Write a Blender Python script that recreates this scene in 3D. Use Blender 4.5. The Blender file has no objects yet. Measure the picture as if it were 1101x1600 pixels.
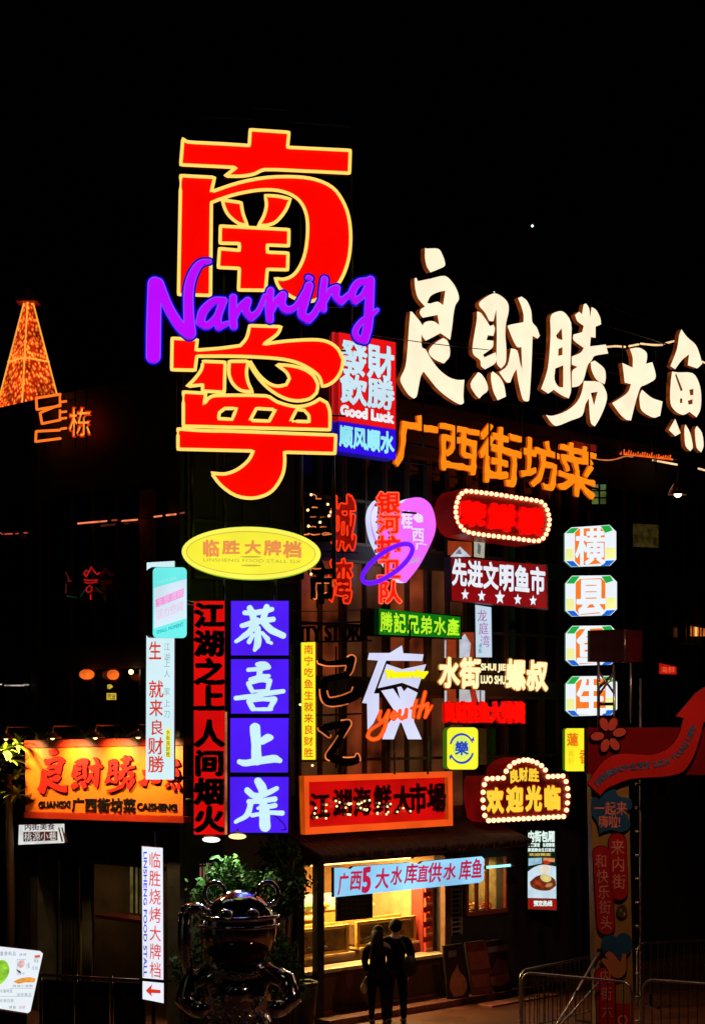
import bpy, bmesh, math, random
import numpy as np
from mathutils import Vector, Matrix
from mathutils.geometry import tessellate_polygon, delaunay_2d_cdt

random.seed(7); RNG = np.random.default_rng(7)
sc = bpy.context.scene
COL = sc.collection

# ------------------------------------------------------------------ camera, sky, exposure
FPX, CX, HY, CAMH = 2600.0, 550.5, 1130.0, 5.0      # focal length, centre and horizon in photograph pixels
cam = bpy.data.cameras.new('camera'); cam_o = bpy.data.objects.new('camera', cam); COL.objects.link(cam_o)
cam.sensor_fit = 'VERTICAL'; cam.sensor_height = 36.0; cam.lens = FPX / 1600 * 36.0
cam.shift_y = (HY - 800) / 1600
cam.clip_start = 0.1; cam.clip_end = 3000
cam_o.location = (0, 0, CAMH); cam_o.rotation_euler = (math.radians(90), 0, 0)
sc.camera = cam_o
W = bpy.data.worlds.new('World'); sc.world = W; W.use_nodes = True
nt = W.node_tree; bg = nt.nodes['Background']
sky = nt.nodes.new('ShaderNodeTexSky'); sky.sky_type = 'NISHITA'; sky.sun_disc = False
sky.sun_elevation = math.radians(-4); sky.sun_rotation = math.radians(150); sky.air_density = 0.6
nt.links.new(sky.outputs[0], bg.inputs[0]); bg.inputs[1].default_value = 0.004
fill_sun = bpy.data.lights.new('fill_sun', 'SUN'); fill_sun.energy = 0.012; fill_sun.angle = math.radians(10); fill_sun.color = (1, .82, .62)  # added weak warm fill, standing for moonlight and city glow
fill_sun_o = bpy.data.objects.new('fill_sun', fill_sun); COL.objects.link(fill_sun_o)
fill_sun_o.rotation_euler = (math.radians(42), 0, math.radians(-28))
vs = sc.view_settings
vs.view_transform = 'Standard'; vs.look = 'None'; vs.exposure = 0; vs.gamma = 1
sc.cycles.use_denoising = True
sc.cycles.max_bounces = 6; sc.cycles.diffuse_bounces = 3; sc.cycles.glossy_bounces = 4
sc.cycles.sample_clamp_indirect = 3.0

# ------------------------------------------------------------------ materials
def lin(c):
    return tuple((v / 255 / 12.92) if v / 255 <= .04045 else ((v / 255 + .055) / 1.055) ** 2.4 for v in c)
_M = {}
def E(name, rgb, strength=1.0, var=.12, scale=1.6):
    """a surface that gives off light: lit acrylic, neon tube, bulb"""
    if name in _M: return _M[name]
    m = bpy.data.materials.new(name); m.use_nodes = True; t = m.node_tree
    b = t.nodes['Principled BSDF']; c = lin(rgb)
    b.inputs['Base Color'].default_value = (.02 + c[0] * .15, .02 + c[1] * .15, .02 + c[2] * .15, 1)
    b.inputs['Roughness'].default_value = .35
    b.inputs['Emission Color'].default_value = (*c, 1)
    tc = t.nodes.new('ShaderNodeTexCoord'); n = t.nodes.new('ShaderNodeTexNoise'); n.inputs['Scale'].default_value = scale
    n.inputs['Detail'].default_value = 2
    mr = t.nodes.new('ShaderNodeMapRange')
    mr.inputs[1].default_value = .3; mr.inputs[2].default_value = .7
    mr.inputs[3].default_value = strength * (1 - var); mr.inputs[4].default_value = strength * (1 + var)
    t.links.new(tc.outputs['Object'], n.inputs['Vector']); t.links.new(n.outputs[0], mr.inputs[0])
    t.links.new(mr.outputs[0], b.inputs['Emission Strength'])
    _M[name] = m; return m
def P(name, rgb, rough=.7, metal=0.0, var=.35, scale=6.0, bump=.15, bscale=40.0, stretch=None, spec=.5):
    """a painted, plastered, metal or wooden surface; rgb is linear base colour"""
    if name in _M: return _M[name]
    m = bpy.data.materials.new(name); m.use_nodes = True; t = m.node_tree
    b = t.nodes['Principled BSDF']; b.inputs['Metallic'].default_value = metal; b.inputs['Specular IOR Level'].default_value = spec
    tc = t.nodes.new('ShaderNodeTexCoord'); n = t.nodes.new('ShaderNodeTexNoise'); n.inputs['Scale'].default_value = scale
    n.inputs['Detail'].default_value = 6; n.inputs['Roughness'].default_value = .65
    src = tc.outputs['Object']
    if stretch:
        mp = t.nodes.new('ShaderNodeMapping'); mp.inputs['Scale'].default_value = stretch
        t.links.new(src, mp.inputs[0]); src = mp.outputs[0]
    t.links.new(src, n.inputs['Vector'])
    r = t.nodes.new('ShaderNodeValToRGB')
    r.color_ramp.elements[0].position = .3; r.color_ramp.elements[1].position = .72
    r.color_ramp.elements[0].color = (*[v * (1 - var) for v in rgb], 1)
    r.color_ramp.elements[1].color = (*[min(1, v * (1 + var)) for v in rgb], 1)
    t.links.new(n.outputs[0], r.inputs[0]); t.links.new(r.outputs[0], b.inputs['Base Color'])
    mr = t.nodes.new('ShaderNodeMapRange'); mr.inputs[3].default_value = max(.02, rough * .75); mr.inputs[4].default_value = min(1, rough * 1.25)
    t.links.new(n.outputs[0], mr.inputs[0]); t.links.new(mr.outputs[0], b.inputs['Roughness'])
    if bump:
        n2 = t.nodes.new('ShaderNodeTexNoise'); n2.inputs['Scale'].default_value = bscale; n2.inputs['Detail'].default_value = 4
        t.links.new(src, n2.inputs['Vector'])
        bp = t.nodes.new('ShaderNodeBump'); bp.inputs['Strength'].default_value = bump; bp.inputs['Distance'].default_value = .02
        t.links.new(n2.outputs[0], bp.inputs['Height']); t.links.new(bp.outputs[0], b.inputs['Normal'])
    _M[name] = m; return m

BLACK = P('black_metal', (.012, .012, .013), .45, .3)
STEEL = P('dark_steel', (.05, .05, .052), .35, .8)
GALV = P('galvanised_steel', (.45, .44, .42), .3, .9, .2)
RET = P('sign_return', (.03, .028, .03), .5)
REDRET = P('red_return', (.25, .012, .01), .5)

# ------------------------------------------------------------------ geometry helpers
def mesh_obj(name, verts, faces, mats, idx=None, parent=None, smooth=False, normals=True):
    me = bpy.data.meshes.new(name); me.from_pydata([tuple(v) for v in verts], [], faces)
    for m in (mats if isinstance(mats, (list, tuple)) else [mats]): me.materials.append(m)
    if idx is not None: me.polygons.foreach_set('material_index', np.asarray(idx, dtype=np.int32))
    if normals:
        bm = bmesh.new(); bm.from_mesh(me); bmesh.ops.recalc_face_normals(bm, faces=bm.faces[:]); bm.to_mesh(me); bm.free()
    if smooth: me.polygons.foreach_set('use_smooth', np.ones(len(me.polygons), dtype=bool))
    o = bpy.data.objects.new(name, me); COL.objects.link(o)
    if parent: o.parent = parent
    return o
def tag(o, label, cat, group=None, kind=None):
    o['label'] = label; o['category'] = cat
    if group: o['group'] = group
    if kind: o['kind'] = kind
    return o
def empty(name, loc, rz=0):
    o = bpy.data.objects.new(name, None); COL.objects.link(o); o.location = loc; o.rotation_euler = (0, 0, rz)
    o.empty_display_size = .2
    return o
def copy_tree(o, parent=None):
    c = o.copy(); COL.objects.link(c)
    if parent: c.parent = parent
    for ch in [x for x in o.children]: copy_tree(ch, c)
    return c

class MB:
    """collects boxes, tubes and blobs for one mesh"""
    def __init__(s): s.v = []; s.f = []; s.i = []
    def add(s, v, f, i=0):
        n = len(s.v); s.v += [tuple(x) for x in v]; s.f += [tuple(k + n for k in q) for q in f]; s.i += [i] * len(f)
    def box(s, x0, x1, y0, y1, z0, z1, i=0):
        v = [(x, y, z) for z in (z0, z1) for y in (y0, y1) for x in (x0, x1)]
        s.add(v, [(0, 2, 3, 1), (4, 5, 7, 6), (0, 1, 5, 4), (2, 6, 7, 3), (0, 4, 6, 2), (1, 3, 7, 5)], i)
        return s
    def tube(s, pts, r, n=6, closed=False, i=0):
        P_ = [Vector(p) for p in pts]; N = len(P_)
        if N < 2: return s
        if not isinstance(r, (list, tuple)) and N > 2:              # keep corners crisp: extra rings close to each sharp bend
            Q = []
            for k in range(N):
                if not closed and k in (0, N - 1): Q.append(P_[k]); continue
                a = P_[k] - P_[k - 1]; b = P_[(k + 1) % N] - P_[k]
                if a.length > 1e-6 and b.length > 1e-6 and a.angle(b) > .45:
                    if a.length > 3 * r: Q.append(P_[k] - a.normalized() * r * 1.1)
                    Q.append(P_[k])
                    if b.length > 3 * r: Q.append(P_[k] + b.normalized() * r * 1.1)
                else: Q.append(P_[k])
            P_ = Q; N = len(P_)
        rr = r if isinstance(r, (list, tuple)) else [r] * N
        V = []; prev = None
        for k in range(N):
            a = P_[k - 1] if (k or closed) else P_[k]; b = P_[(k + 1) % N] if (k < N - 1 or closed) else P_[k]
            t = (b - a)
            t = t.normalized() if t.length > 1e-9 else Vector((0, 0, 1))
            if prev is None:
                up = Vector((0, 1, 0)) if abs(t.y) < .9 else Vector((0, 0, 1))
                nrm = t.cross(up).normalized()
            else:
                nrm = prev - t * prev.dot(t)
                nrm = nrm.normalized() if nrm.length > 1e-6 else t.orthogonal().normalized()
            prev = nrm; bn = t.cross(nrm)
            for j in range(n):
                a_ = 2 * math.pi * j / n
                V.append(P_[k] + (nrm * math.cos(a_) + bn * math.sin(a_)) * rr[k])
        Fc = []
        for k in range(N if closed else N - 1):
            for j in range(n):
                Fc.append((k * n + j, k * n + (j + 1) % n, ((k + 1) % N) * n + (j + 1) % n, ((k + 1) % N) * n + j))
        if not closed:
            Fc.append(tuple(range(n))[::-1]); Fc.append(tuple((N - 1) * n + j for j in range(n)))
        s.add(V, Fc, i); return s
    def ball(s, c, r, i=0, u=16, w=10, rot=None):
        rx, ry, rz = r if isinstance(r, (list, tuple)) else (r, r, r)
        V = [Vector((0, 0, rz))]
        for a in range(1, w):
            th = math.pi * a / w
            for b in range(u):
                ph = 2 * math.pi * b / u
                V.append(Vector((rx * math.sin(th) * math.cos(ph), ry * math.sin(th) * math.sin(ph), rz * math.cos(th))))
        V.append(Vector((0, 0, -rz)))
        if rot: V = [rot @ q for q in V]
        V = [q + Vector(c) for q in V]
        Fc = [(0, 1 + b, 1 + (b + 1) % u) for b in range(u)]
        for a in range(w - 2):
            for b in range(u):
                Fc.append((1 + a * u + b, 1 + (a + 1) * u + b, 1 + (a + 1) * u + (b + 1) % u, 1 + a * u + (b + 1) % u))
        L = len(V) - 1; o = 1 + (w - 2) * u
        Fc += [(L, o + (b + 1) % u, o + b) for b in range(u)]
        s.add(V, Fc, i); return s
    def lathe(s, c, prof, n=20, i=0):
        V = []; 
        for (r, z) in prof:
            for j in range(n):
                a = 2 * math.pi * j / n; V.append((c[0] + r * math.cos(a), c[1] + r * math.sin(a), c[2] + z))
        Fc = []
        for k in range(len(prof) - 1):
            for j in range(n): Fc.append((k * n + j, k * n + (j + 1) % n, (k + 1) * n + (j + 1) % n, (k + 1) * n + j))
        s.add(V, Fc, i); return s
    def build(s, name, mats, parent=None, smooth=False):
        return mesh_obj(name, s.v, s.f, mats, s.i, parent, smooth)

def smooth(pts, corner=38, n=4, closed=True):
    """Catmull-Rom through the points, keeping sharp corners"""
    Q = [np.array(p, float) for p in pts]; N = len(Q); out = []
    def turn(k):
        if not closed and k in (0, N - 1): return 180
        a = Q[k] - Q[k - 1]; b = Q[(k + 1) % N] - Q[k]
        c = np.dot(a, b) / (np.linalg.norm(a) * np.linalg.norm(b) + 1e-9)
        return math.degrees(math.acos(max(-1, min(1, c))))
    sharp = [turn(k) > corner for k in range(N)]
    for k in range(N if closed else N - 1):
        p1, p2 = Q[k], Q[(k + 1) % N]
        p0 = Q[k - 1] if not sharp[k] else 2 * p1 - p2
        p3 = Q[(k + 2) % N] if not sharp[(k + 1) % N] else 2 * p2 - p1
        d = np.linalg.norm(p2 - p1)
        m1 = (p2 - p0) / 2; m2 = (p3 - p1) / 2
        for m in (m1, m2):
            l = np.linalg.norm(m)
            if l > d * 1.2: m *= d * 1.2 / l
        for j in range(n):
            t = j / n
            out.append((2 * t**3 - 3 * t**2 + 1) * p1 + (t**3 - 2 * t**2 + t) * m1 + (-2 * t**3 + 3 * t**2) * p2 + (t**3 - t**2) * m2)
    if not closed: out.append(Q[-1])
    return [tuple(p) for p in out]

# distance-field outlines: font glyphs and brush strokes become clean closed loops of any weight
_TAB = {1: [(3, 0)], 2: [(0, 1)], 3: [(3, 1)], 4: [(1, 2)], 5: [(3, 0), (1, 2)], 6: [(0, 2)], 7: [(3, 2)], 8: [(2, 3)], 9: [(2, 0)],
        10: [(0, 1), (2, 3)], 11: [(2, 1)], 12: [(1, 3)], 13: [(1, 0)], 14: [(0, 3)]}
def contour(Fg, xs, ys):
    Fg = Fg.copy(); Fg[0, :] = Fg[-1, :] = 1e-3 + abs(Fg[0, :]); Fg[:, 0] = Fg[:, -1] = 1e-3 + abs(Fg[:, 0])
    Fg[-1, :] = abs(Fg[-1, :]) + 1e-3; Fg[:, -1] = abs(Fg[:, -1]) + 1e-3
    ins = Fg < 0
    code = ins[:-1, :-1] * 1 + ins[1:, :-1] * 2 + ins[1:, 1:] * 4 + ins[:-1, 1:] * 8
    adj = {}
    ii, jj = np.nonzero((code > 0) & (code < 15))
    for i, j in zip(ii.tolist(), jj.tolist()):
        ed = (('h', i, j), ('v', i + 1, j), ('h', i, j + 1), ('v', i, j))
        for a, b in _TAB[int(code[i, j])]:
            adj.setdefault(ed[a], []).append(ed[b]); adj.setdefault(ed[b], []).append(ed[a])
    def pt(e):
        k, i, j = e
        if k == 'h':
            a, b = Fg[i, j], Fg[i + 1, j]; t = a / (a - b); return (xs[i] + t * (xs[i + 1] - xs[i]), ys[j])
        a, b = Fg[i, j], Fg[i, j + 1]; t = a / (a - b); return (xs[i], ys[j] + t * (ys[j + 1] - ys[j]))
    seen = set(); loops = []
    for e0 in adj:
        if e0 in seen: continue
        loop = [e0]; seen.add(e0); cur = e0
        while True:
            nx = [q for q in adj[cur] if q not in seen]
            if not nx: break
            cur = nx[0]; seen.add(cur); loop.append(cur)
        if len(loop) > 5: loops.append([pt(e) for e in loop])
    return loops
def thin(loop, tol):
    Q = [np.array(p) for p in loop]; out = [Q[0]]; k = 0
    while k < len(Q) - 1:
        j = k + 1
        while j + 1 < len(Q) and j - k < 14:
            a, b = Q[k], Q[j + 1]; ab = b - a; L = np.linalg.norm(ab) + 1e-9
            if max(abs(ab[0] * (q[1] - a[1]) - ab[1] * (q[0] - a[0])) / L for q in Q[k + 1:j + 1]) > tol: break
            j += 1
        out.append(Q[j]); k = j
    if len(out) > 3 and np.linalg.norm(out[0] - out[-1]) < tol: out.pop()
    return [tuple(p) for p in out]
def area(l):
    a = np.array(l); x, y = a[:, 0], a[:, 1]
    return .5 * float(np.sum(x * np.roll(y, -1) - y * np.roll(x, -1)))
def seg_dist(PX, PY, A, B, R=None):
    out = np.full(PX.shape, 1e9)
    for k in range(len(A)):
        ax, ay = A[k]; dx, dy = B[k][0] - ax, B[k][1] - ay
        t = np.clip(((PX - ax) * dx + (PY - ay) * dy) / (dx * dx + dy * dy + 1e-12), 0, 1)
        d = np.hypot(PX - ax - t * dx, PY - ay - t * dy)
        if R is not None: d = d - (R[k][0] + t * (R[k][1] - R[k][0]))
        np.minimum(out, d, out=out)
    return out
def wob(PX, PY, amp, freq, seed):
    r = np.random.default_rng(seed); n = np.zeros(PX.shape)
    for k in range(5):
        a, b, c = r.uniform(-1, 1, 2).tolist() + [r.uniform(0, 6.28)]
        n += np.sin((PX * a + PY * b) * freq * (1 + k * .6) + c)
    return amp * n / 2.5
_SEG = {}
def text_segs(s):
    if s in _SEG: return _SEG[s]
    cu = bpy.data.curves.new('t', 'FONT'); cu.body = s; cu.size = 1; cu.fill_mode = 'NONE'; cu.resolution_u = 3
    o = bpy.data.objects.new('t', cu); me = bpy.data.meshes.new_from_object(o)
    co = np.array([v.co[:2] for v in me.vertices]); ed = np.array([e.vertices[:] for e in me.edges])
    bpy.data.objects.remove(o); bpy.data.curves.remove(cu); bpy.data.meshes.remove(me)
    _SEG[s] = (co[ed[:, 0]], co[ed[:, 1]]); return _SEG[s]
_GL = {}
def glyph(s, w=.02, n=64, noise=0.0, seed=1, asp=1.0):
    """loops of a character (em square 0..1) or of a Latin string (own bounding box)"""
    key = (s, round(w, 4), n, noise, seed)
    if key in _GL: return _GL[key]
    A, B = text_segs(s)
    lat = len(s) > 1
    x0, y0 = np.minimum(A.min(0), B.min(0)); x1, y1 = np.maximum(A.max(0), B.max(0)); pad = max(.05, w * 1.6 + noise * 2 + .02)
    nx = int(n * max(1, (x1 - x0 + 2 * pad))); ny = int(n * (y1 - y0 + 2 * pad)) + 2
    xs = np.linspace(x0 - pad, x1 + pad, nx); ys = np.linspace(y0 - pad, y1 + pad, ny)
    PX, PY = np.meshgrid(xs, ys, indexing='ij')
    d = seg_dist(PX, PY, A, B)
    ins = np.zeros(PX.shape, dtype=bool)
    for (ax, ay), (bx, by) in zip(A, B):
        if ay == by: continue
        c = ((ay > PY) != (by > PY)) & (PX < (bx - ax) * (PY - ay) / (by - ay) + ax)
        ins ^= c
    f = np.where(ins, -d, d) - w
    if noise: f -= wob(PX, PY, noise, 14, seed)
    loops = [thin(l, .0035) for l in contour(f, xs, ys)]
    loops = [l for l in loops if len(l) > 3 and abs(area(l)) > 6e-4]
    if lat:
        W_, H_ = x1 - x0 + 2 * w, y1 - y0 + 2 * w
        loops = [[((x - x0 + w) / W_, (y - y0 + w) / H_) for x, y in l] for l in loops]
    else:
        loops = [[(x - .0, y + .12) for x, y in l] for l in loops]
    _GL[key] = loops; return loops
def strokes(S, res=.8, grow=0.0, noise=0.0, seed=1):
    """S: list of brush strokes [(x, y, r), ...] in pixels -> loops in pixels"""
    A, B, R = [], [], []
    for st in S:
        st = [tuple(p) for p in smooth(st, 75, 5, closed=False)] if len(st) > 2 else st
        for a, b in zip(st[:-1], st[1:]): A.append(a[:2]); B.append(b[:2]); R.append((a[2] + grow, b[2] + grow))
    A_ = np.array(A + B); m = max(max(r) for r in R) + 4
    xs = np.arange(A_[:, 0].min() - m, A_[:, 0].max() + m, res); ys = np.arange(A_[:, 1].min() - m, A_[:, 1].max() + m, res)
    PX, PY = np.meshgrid(xs, ys, indexing='ij')
    f = seg_dist(PX, PY, A, B, R)
    if noise: f -= wob(PX, PY, noise, .35, seed)
    return [l for l in (thin(l, .12) for l in contour(f, xs, ys)) if len(l) > 3 and abs(area(l)) > 2]
def zt(pts, x0, y0, k):
    return [(x0 + p[0] * k, y0 + p[1] * k) + tuple(v * k for v in p[2:]) for p in pts]

def wp(px, py, Y):
    """point of the scene at depth Y seen at photograph pixel (px, py)"""
    return Vector(((px - CX) * Y / FPX, Y, CAMH - (py - HY) * Y / FPX))
def quad(q):
    if len(q) == 4 and not hasattr(q[0], '__len__'):
        x0, y0, x1, y1 = q; return [(x0, y0), (x1, y0), (x1, y1), (x0, y1)]
    return list(q)
def qmap(q, u, v):
    (ax, ay), (bx, by), (cx, cy), (dx, dy) = q
    tx, ty = ax + (bx - ax) * u, ay + (by - ay) * u; lx, ly = dx + (cx - dx) * u, dy + (cy - dy) * u
    return (lx + (tx - lx) * v, ly + (ty - ly) * v)
def rrect(x0, y0, x1, y1, r, n=5):
    out = []
    for cx, cy, a0 in ((x1 - r, y0 + r, -90), (x1 - r, y1 - r, 0), (x0 + r, y1 - r, 90), (x0 + r, y0 + r, 180)):
        for k in range(n + 1):
            a = math.radians(a0 + 90 * k / n); out.append((cx + r * math.cos(a), cy + r * math.sin(a)))
    return out
def ellipse(cx, cy, rx, ry, rot=0, n=36):
    c, s = math.cos(math.radians(rot)), math.sin(math.radians(rot)); out = []
    for k in range(n):
        a = 2 * math.pi * k / n; x, y = rx * math.cos(a), ry * math.sin(a); out.append((cx + x * c - y * s, cy + x * s + y * c))
    return out

def inside(p, l):
    c = False; x, y = p; j = l[-1]
    for i in l:
        if (i[1] > y) != (j[1] > y) and x < (j[0] - i[0]) * (y - i[1]) / (j[1] - i[1]) + i[0]: c = not c
        j = i
    return c
def fill(LL):
    """triangles over a set of loops: every outer loop with the holes directly inside it"""
    off = []; b = 0
    for l in LL: off.append(b); b += len(l)
    bx = [(min(p[0] for p in l), min(p[1] for p in l), max(p[0] for p in l), max(p[1] for p in l)) for l in LL]
    ar = [abs(area(l)) for l in LL]; depth = []; par = []
    for i, l in enumerate(LL):
        up = [j for j in range(len(LL)) if j != i and ar[j] > ar[i] and bx[j][0] <= bx[i][0] and bx[j][1] <= bx[i][1] and bx[j][2] >= bx[i][2] and bx[j][3] >= bx[i][3]
              and sum(inside(p, LL[j]) for p in l[::max(1, len(l) // 6)]) >= .9 * len(l[::max(1, len(l) // 6)])]
        depth.append(len(up)); par.append(min(up, key=lambda j: ar[j]) if up else None)
    T = []
    for i, l in enumerate(LL):
        if depth[i] % 2: continue
        G = [i] + [j for j in range(len(LL)) if par[j] == i and depth[j] == depth[i] + 1]
        want = ar[i] - sum(ar[j] for j in G[1:])
        idx = [off[g] + k for g in G for k in range(len(LL[g]))]; pts = [p for g in G for p in LL[g]]
        best = None
        for att in range(6):
            jit = 1e-5 * att
            P_ = [[Vector((p[0] + random.uniform(-jit, jit), p[1] + random.uniform(-jit, jit), 0)) for p in LL[g]] for g in G]
            t = tessellate_polygon(P_)
            got = sum(abs((pts[b_][0] - pts[a][0]) * (pts[c][1] - pts[a][1]) - (pts[c][0] - pts[a][0]) * (pts[b_][1] - pts[a][1])) / 2 for a, b_, c in t)
            err = abs(got - want) / (want + 1e-9)
            if best is None or err < best[0]: best = (err, t)
            if err < .02: break
        if best[0] > .02:
            FAIL.append((round(best[0], 2), len(G), len(pts)))
            if best[0] > .06:
                E_ = []; b = 0
                for g in G:
                    n = len(LL[g]); E_ += [(b + k, b + (k + 1) % n) for k in range(n)]; b += n
                r = delaunay_2d_cdt([Vector(p) for p in pts], E_, [], 0, 1e-7)
                vo = [o[0] if o else None for o in r[3]]; t = []
                for f in r[2]:
                    if any(vo[k] is None for k in f): continue
                    cx = sum(r[0][k][0] for k in f) / 3; cy = sum(r[0][k][1] for k in f) / 3
                    if inside((cx, cy), LL[i]) and not any(inside((cx, cy), LL[g]) for g in G[1:]): t.append(tuple(vo[k] for k in f))
                best = (0, t)
        T += [tuple(idx[k] for k in tri) for tri in best[1]]
    return T
FAIL = []

class Sign:
    """an upright plane at a real place: local x along it, local -y towards the street, local z up"""
    def __init__(s, name, label, cat, px, Y, ang, pyb, group=None):
        s.o = wp(px, pyb, Y); s.a = math.radians(ang); s.u = (math.cos(s.a), math.sin(s.a))
        s.e = empty(name, s.o, s.a); tag(s.e, label, cat, group)
    def L(s, p, d=0.0):
        r = (p[0] - CX) / FPX; ox = s.o.x + d * s.u[1]; oy = s.o.y - d * s.u[0]
        k = (r * oy - ox) / (s.u[0] - r * s.u[1]); y = oy + k * s.u[1]
        return (k, CAMH - (p[1] - HY) * y / FPX - s.o.z)
    def loops(s, name, loops, d, dep, mat, side=None, parent=None):
        """closed loops (pixels) filled, standing d in front of the plane and dep thick"""
        LL = [[s.L(p, d + dep) for p in l] for l in loops]
        flat = [p for l in LL for p in l]; n = len(flat)
        tris = fill(LL)
        V = [(x, -d - dep, z) for x, z in flat] + [(x, -d, z) for x, z in flat]
        Fc = []; I = []
        for t in tris: Fc.append(tuple(t)); I.append(0)
        for t in tris: Fc.append(tuple(k + n for k in t)[::-1]); I.append(1)
        b = 0
        for l in LL:
            m = len(l)
            for k in range(m): Fc.append((b + k, b + (k + 1) % m, n + b + (k + 1) % m, n + b + k)); I.append(1)
            b += m
        return mesh_obj(name, V, Fc, [mat, side or RET], I, parent or s.e)
    def panel(s, name, q, d, dep, mat, side=None, parent=None):
        return s.loops(name, [quad(q)], d, dep, mat, side, parent)
    def text_loops(s, txt, q, w, vert=False, noise=0.0, n=64, gap=0.0, fit=None):
        q = quad(q); out = []
        if not any(ord(c) > 0x2e80 for c in txt):
            return [[qmap(q, u, v) for u, v in l] for l in glyph(txt, w, n, noise)]
        N = len(txt)
        for k, ch in enumerate(txt):
            if ch == ' ': continue
            for l in glyph(ch, w, n, noise, k + 1):
                pp = []
                for u, v in l:
                    u = .5 + (u - .5) * (1 - gap); v = .5 + (v - .5) * (1 - gap)
                    if vert: pp.append(qmap(q, u, 1 - (k + 1 - v) / N))
                    else: pp.append(qmap(q, (k + u) / N, v))
                out.append(pp)
        return out
    def text(s, name, txt, q, d, dep, mat, side=None, w=.02, vert=False, noise=0.0, n=64, gap=0.0, halo=None, parent=None):
        o = s.loops(name, s.text_loops(txt, q, w, vert, noise, n, gap), d, dep, mat, side, parent)
        if halo:
            hm, dw = halo
            s.loops('letter_halo', s.text_loops(txt, q, w + dw, vert, noise, n, gap), d - .012, .01, hm, hm, o)  # wider glowing plate stands in for the halo round the letters
        return o
    def tubes(s, name, lines, r, d, mat, closed=True, parent=None, n=6):
        mb = MB()
        for l in lines: mb.tube([(p[0], -d, p[1]) for p in (s.L(q, d) for q in l)], r, n, closed)
        return mb.build(name, mat, parent or s.e, True)
    def bulbs(s, pts, r, d, mat, parent=None):
        me = None
        for p in pts:
            x, z = s.L(p, d)
            if me is None:
                o = MB().ball((0, 0, 0), r, u=10, w=7).build('bulb', mat, parent or s.e, True); me = o.data
            else:
                o = bpy.data.objects.new('bulb', me); COL.objects.link(o); o.parent = parent or s.e
            o.location = (x, -d, z)
    def box(s, name, q, d0, d1, mat, parent=None):
        return s.loops(name, [quad(q)], d0, d1 - d0, mat, mat, parent)
    def posts(s, name, lines, r, d, mat, parent=None):
        if name not in ('frame', 'truss', 'rail', 'edge'):
            for l in lines: s.tubes(name, [l], r, d, mat, False, parent)
            return
        return s.tubes(name, lines, r, d, mat, False, parent)

# ------------------------------------------------------------------ plan of the corner
ANG = 43.4
UX, UY = math.cos(math.radians(ANG)), math.sin(math.radians(ANG))
A0 = Vector((-2.64, 26.4)); B0 = Vector((-0.953, 27.63))           # ends of the cut corner
def fs(px):                                                         # metres along the right-hand front at pixel px
    r = (px - CX) / FPX; return (r * B0.y - B0.x) / (UX - r * UY)
def fY(px): return B0.y + fs(px) * UY
LANG = -43.0
LUX, LUY = math.cos(math.radians(LANG)), math.sin(math.radians(LANG))
def ls(px):                                                         # metres left of the corner along the left-hand front
    r = (px - CX) / FPX; return (r * A0.y - A0.x) / (LUX - r * LUY)
def lY(px): return A0.y + ls(px) * LUY
def onF(name, label, cat, px, pyb, off=.35, ang=ANG, group=None): return Sign(name, label, cat, px, fY(px) - off, ang, pyb, group)
def onL(name, label, cat, px, pyb, off=.35, ang=LANG, group=None): return Sign(name, label, cat, px, lY(px) - off, ang, pyb, group)
# ------------------------------------------------------------------ setting: ground and pavement
ASPH = P('street_paving', (.13, .042, .024), .4, 0, .4, 1.6, .35, 30)
PAVE = P('pavement_slabs', (.22, .07, .045), .5, 0, .4, 2.5, .3, 24)
def paving(m, tint, sc_):                                             # joints and uneven stones
    t = m.node_tree; b = t.nodes['Principled BSDF']; tc = t.nodes.new('ShaderNodeTexCoord'); br = t.nodes.new('ShaderNodeTexBrick')
    mp = t.nodes.new('ShaderNodeMapping'); mp.inputs['Rotation'].default_value = (0, 0, math.radians(-43)); mp.inputs['Scale'].default_value = (sc_, sc_, sc_)
    br.inputs['Color1'].default_value = (1, 1, 1, 1); br.inputs['Color2'].default_value = (.62, .6, .58, 1); br.inputs['Mortar'].default_value = (.22, .2, .2, 1); br.inputs['Mortar Size'].default_value = .025
    mx = t.nodes.new('ShaderNodeMix'); mx.data_type = 'RGBA'; mx.blend_type = 'MULTIPLY'; mx.inputs[0].default_value = 1
    src = b.inputs['Base Color'].links[0].from_socket
    t.links.new(tc.outputs['Object'], mp.inputs[0]); t.links.new(mp.outputs[0], br.inputs['Vector']); t.links.new(src, mx.inputs[6]); t.links.new(br.outputs['Color'], mx.inputs[7]); t.links.new(mx.outputs[2], b.inputs['Base Color'])
paving(ASPH, 1, 1.6); paving(PAVE, 1, 1.9)
g = MB(); g.box(-300, 300, -60, 600, -.3, 0); tag(g.build('street', ASPH), 'dark paved street in front of the neon shop corner', 'street', kind='structure')
def F2W(s, d, z=0):                                                 # along the right-hand front, d metres out into the street
    return Vector((B0.x + UX * s + UY * d, B0.y + UY * s - UX * d, z))
def strip(name, mat, s0, s1, d0, d1, z0, z1):
    mb = MB(); V = [F2W(s, d, z) for z in (z0, z1) for d in (d1, d0) for s in (s0, s1)]
    mb.add(V, [(0, 2, 3, 1), (4, 5, 7, 6), (0, 1, 5, 4), (2, 6, 7, 3), (0, 4, 6, 2), (1, 3, 7, 5)])
    return mb.build(name, mat)
tag(strip('pavement', PAVE, 0.2, 16, .02, .62, 0.002, .11), 'narrow reddish pavement step along the seafood shop', 'pavement', kind='structure')

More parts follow.
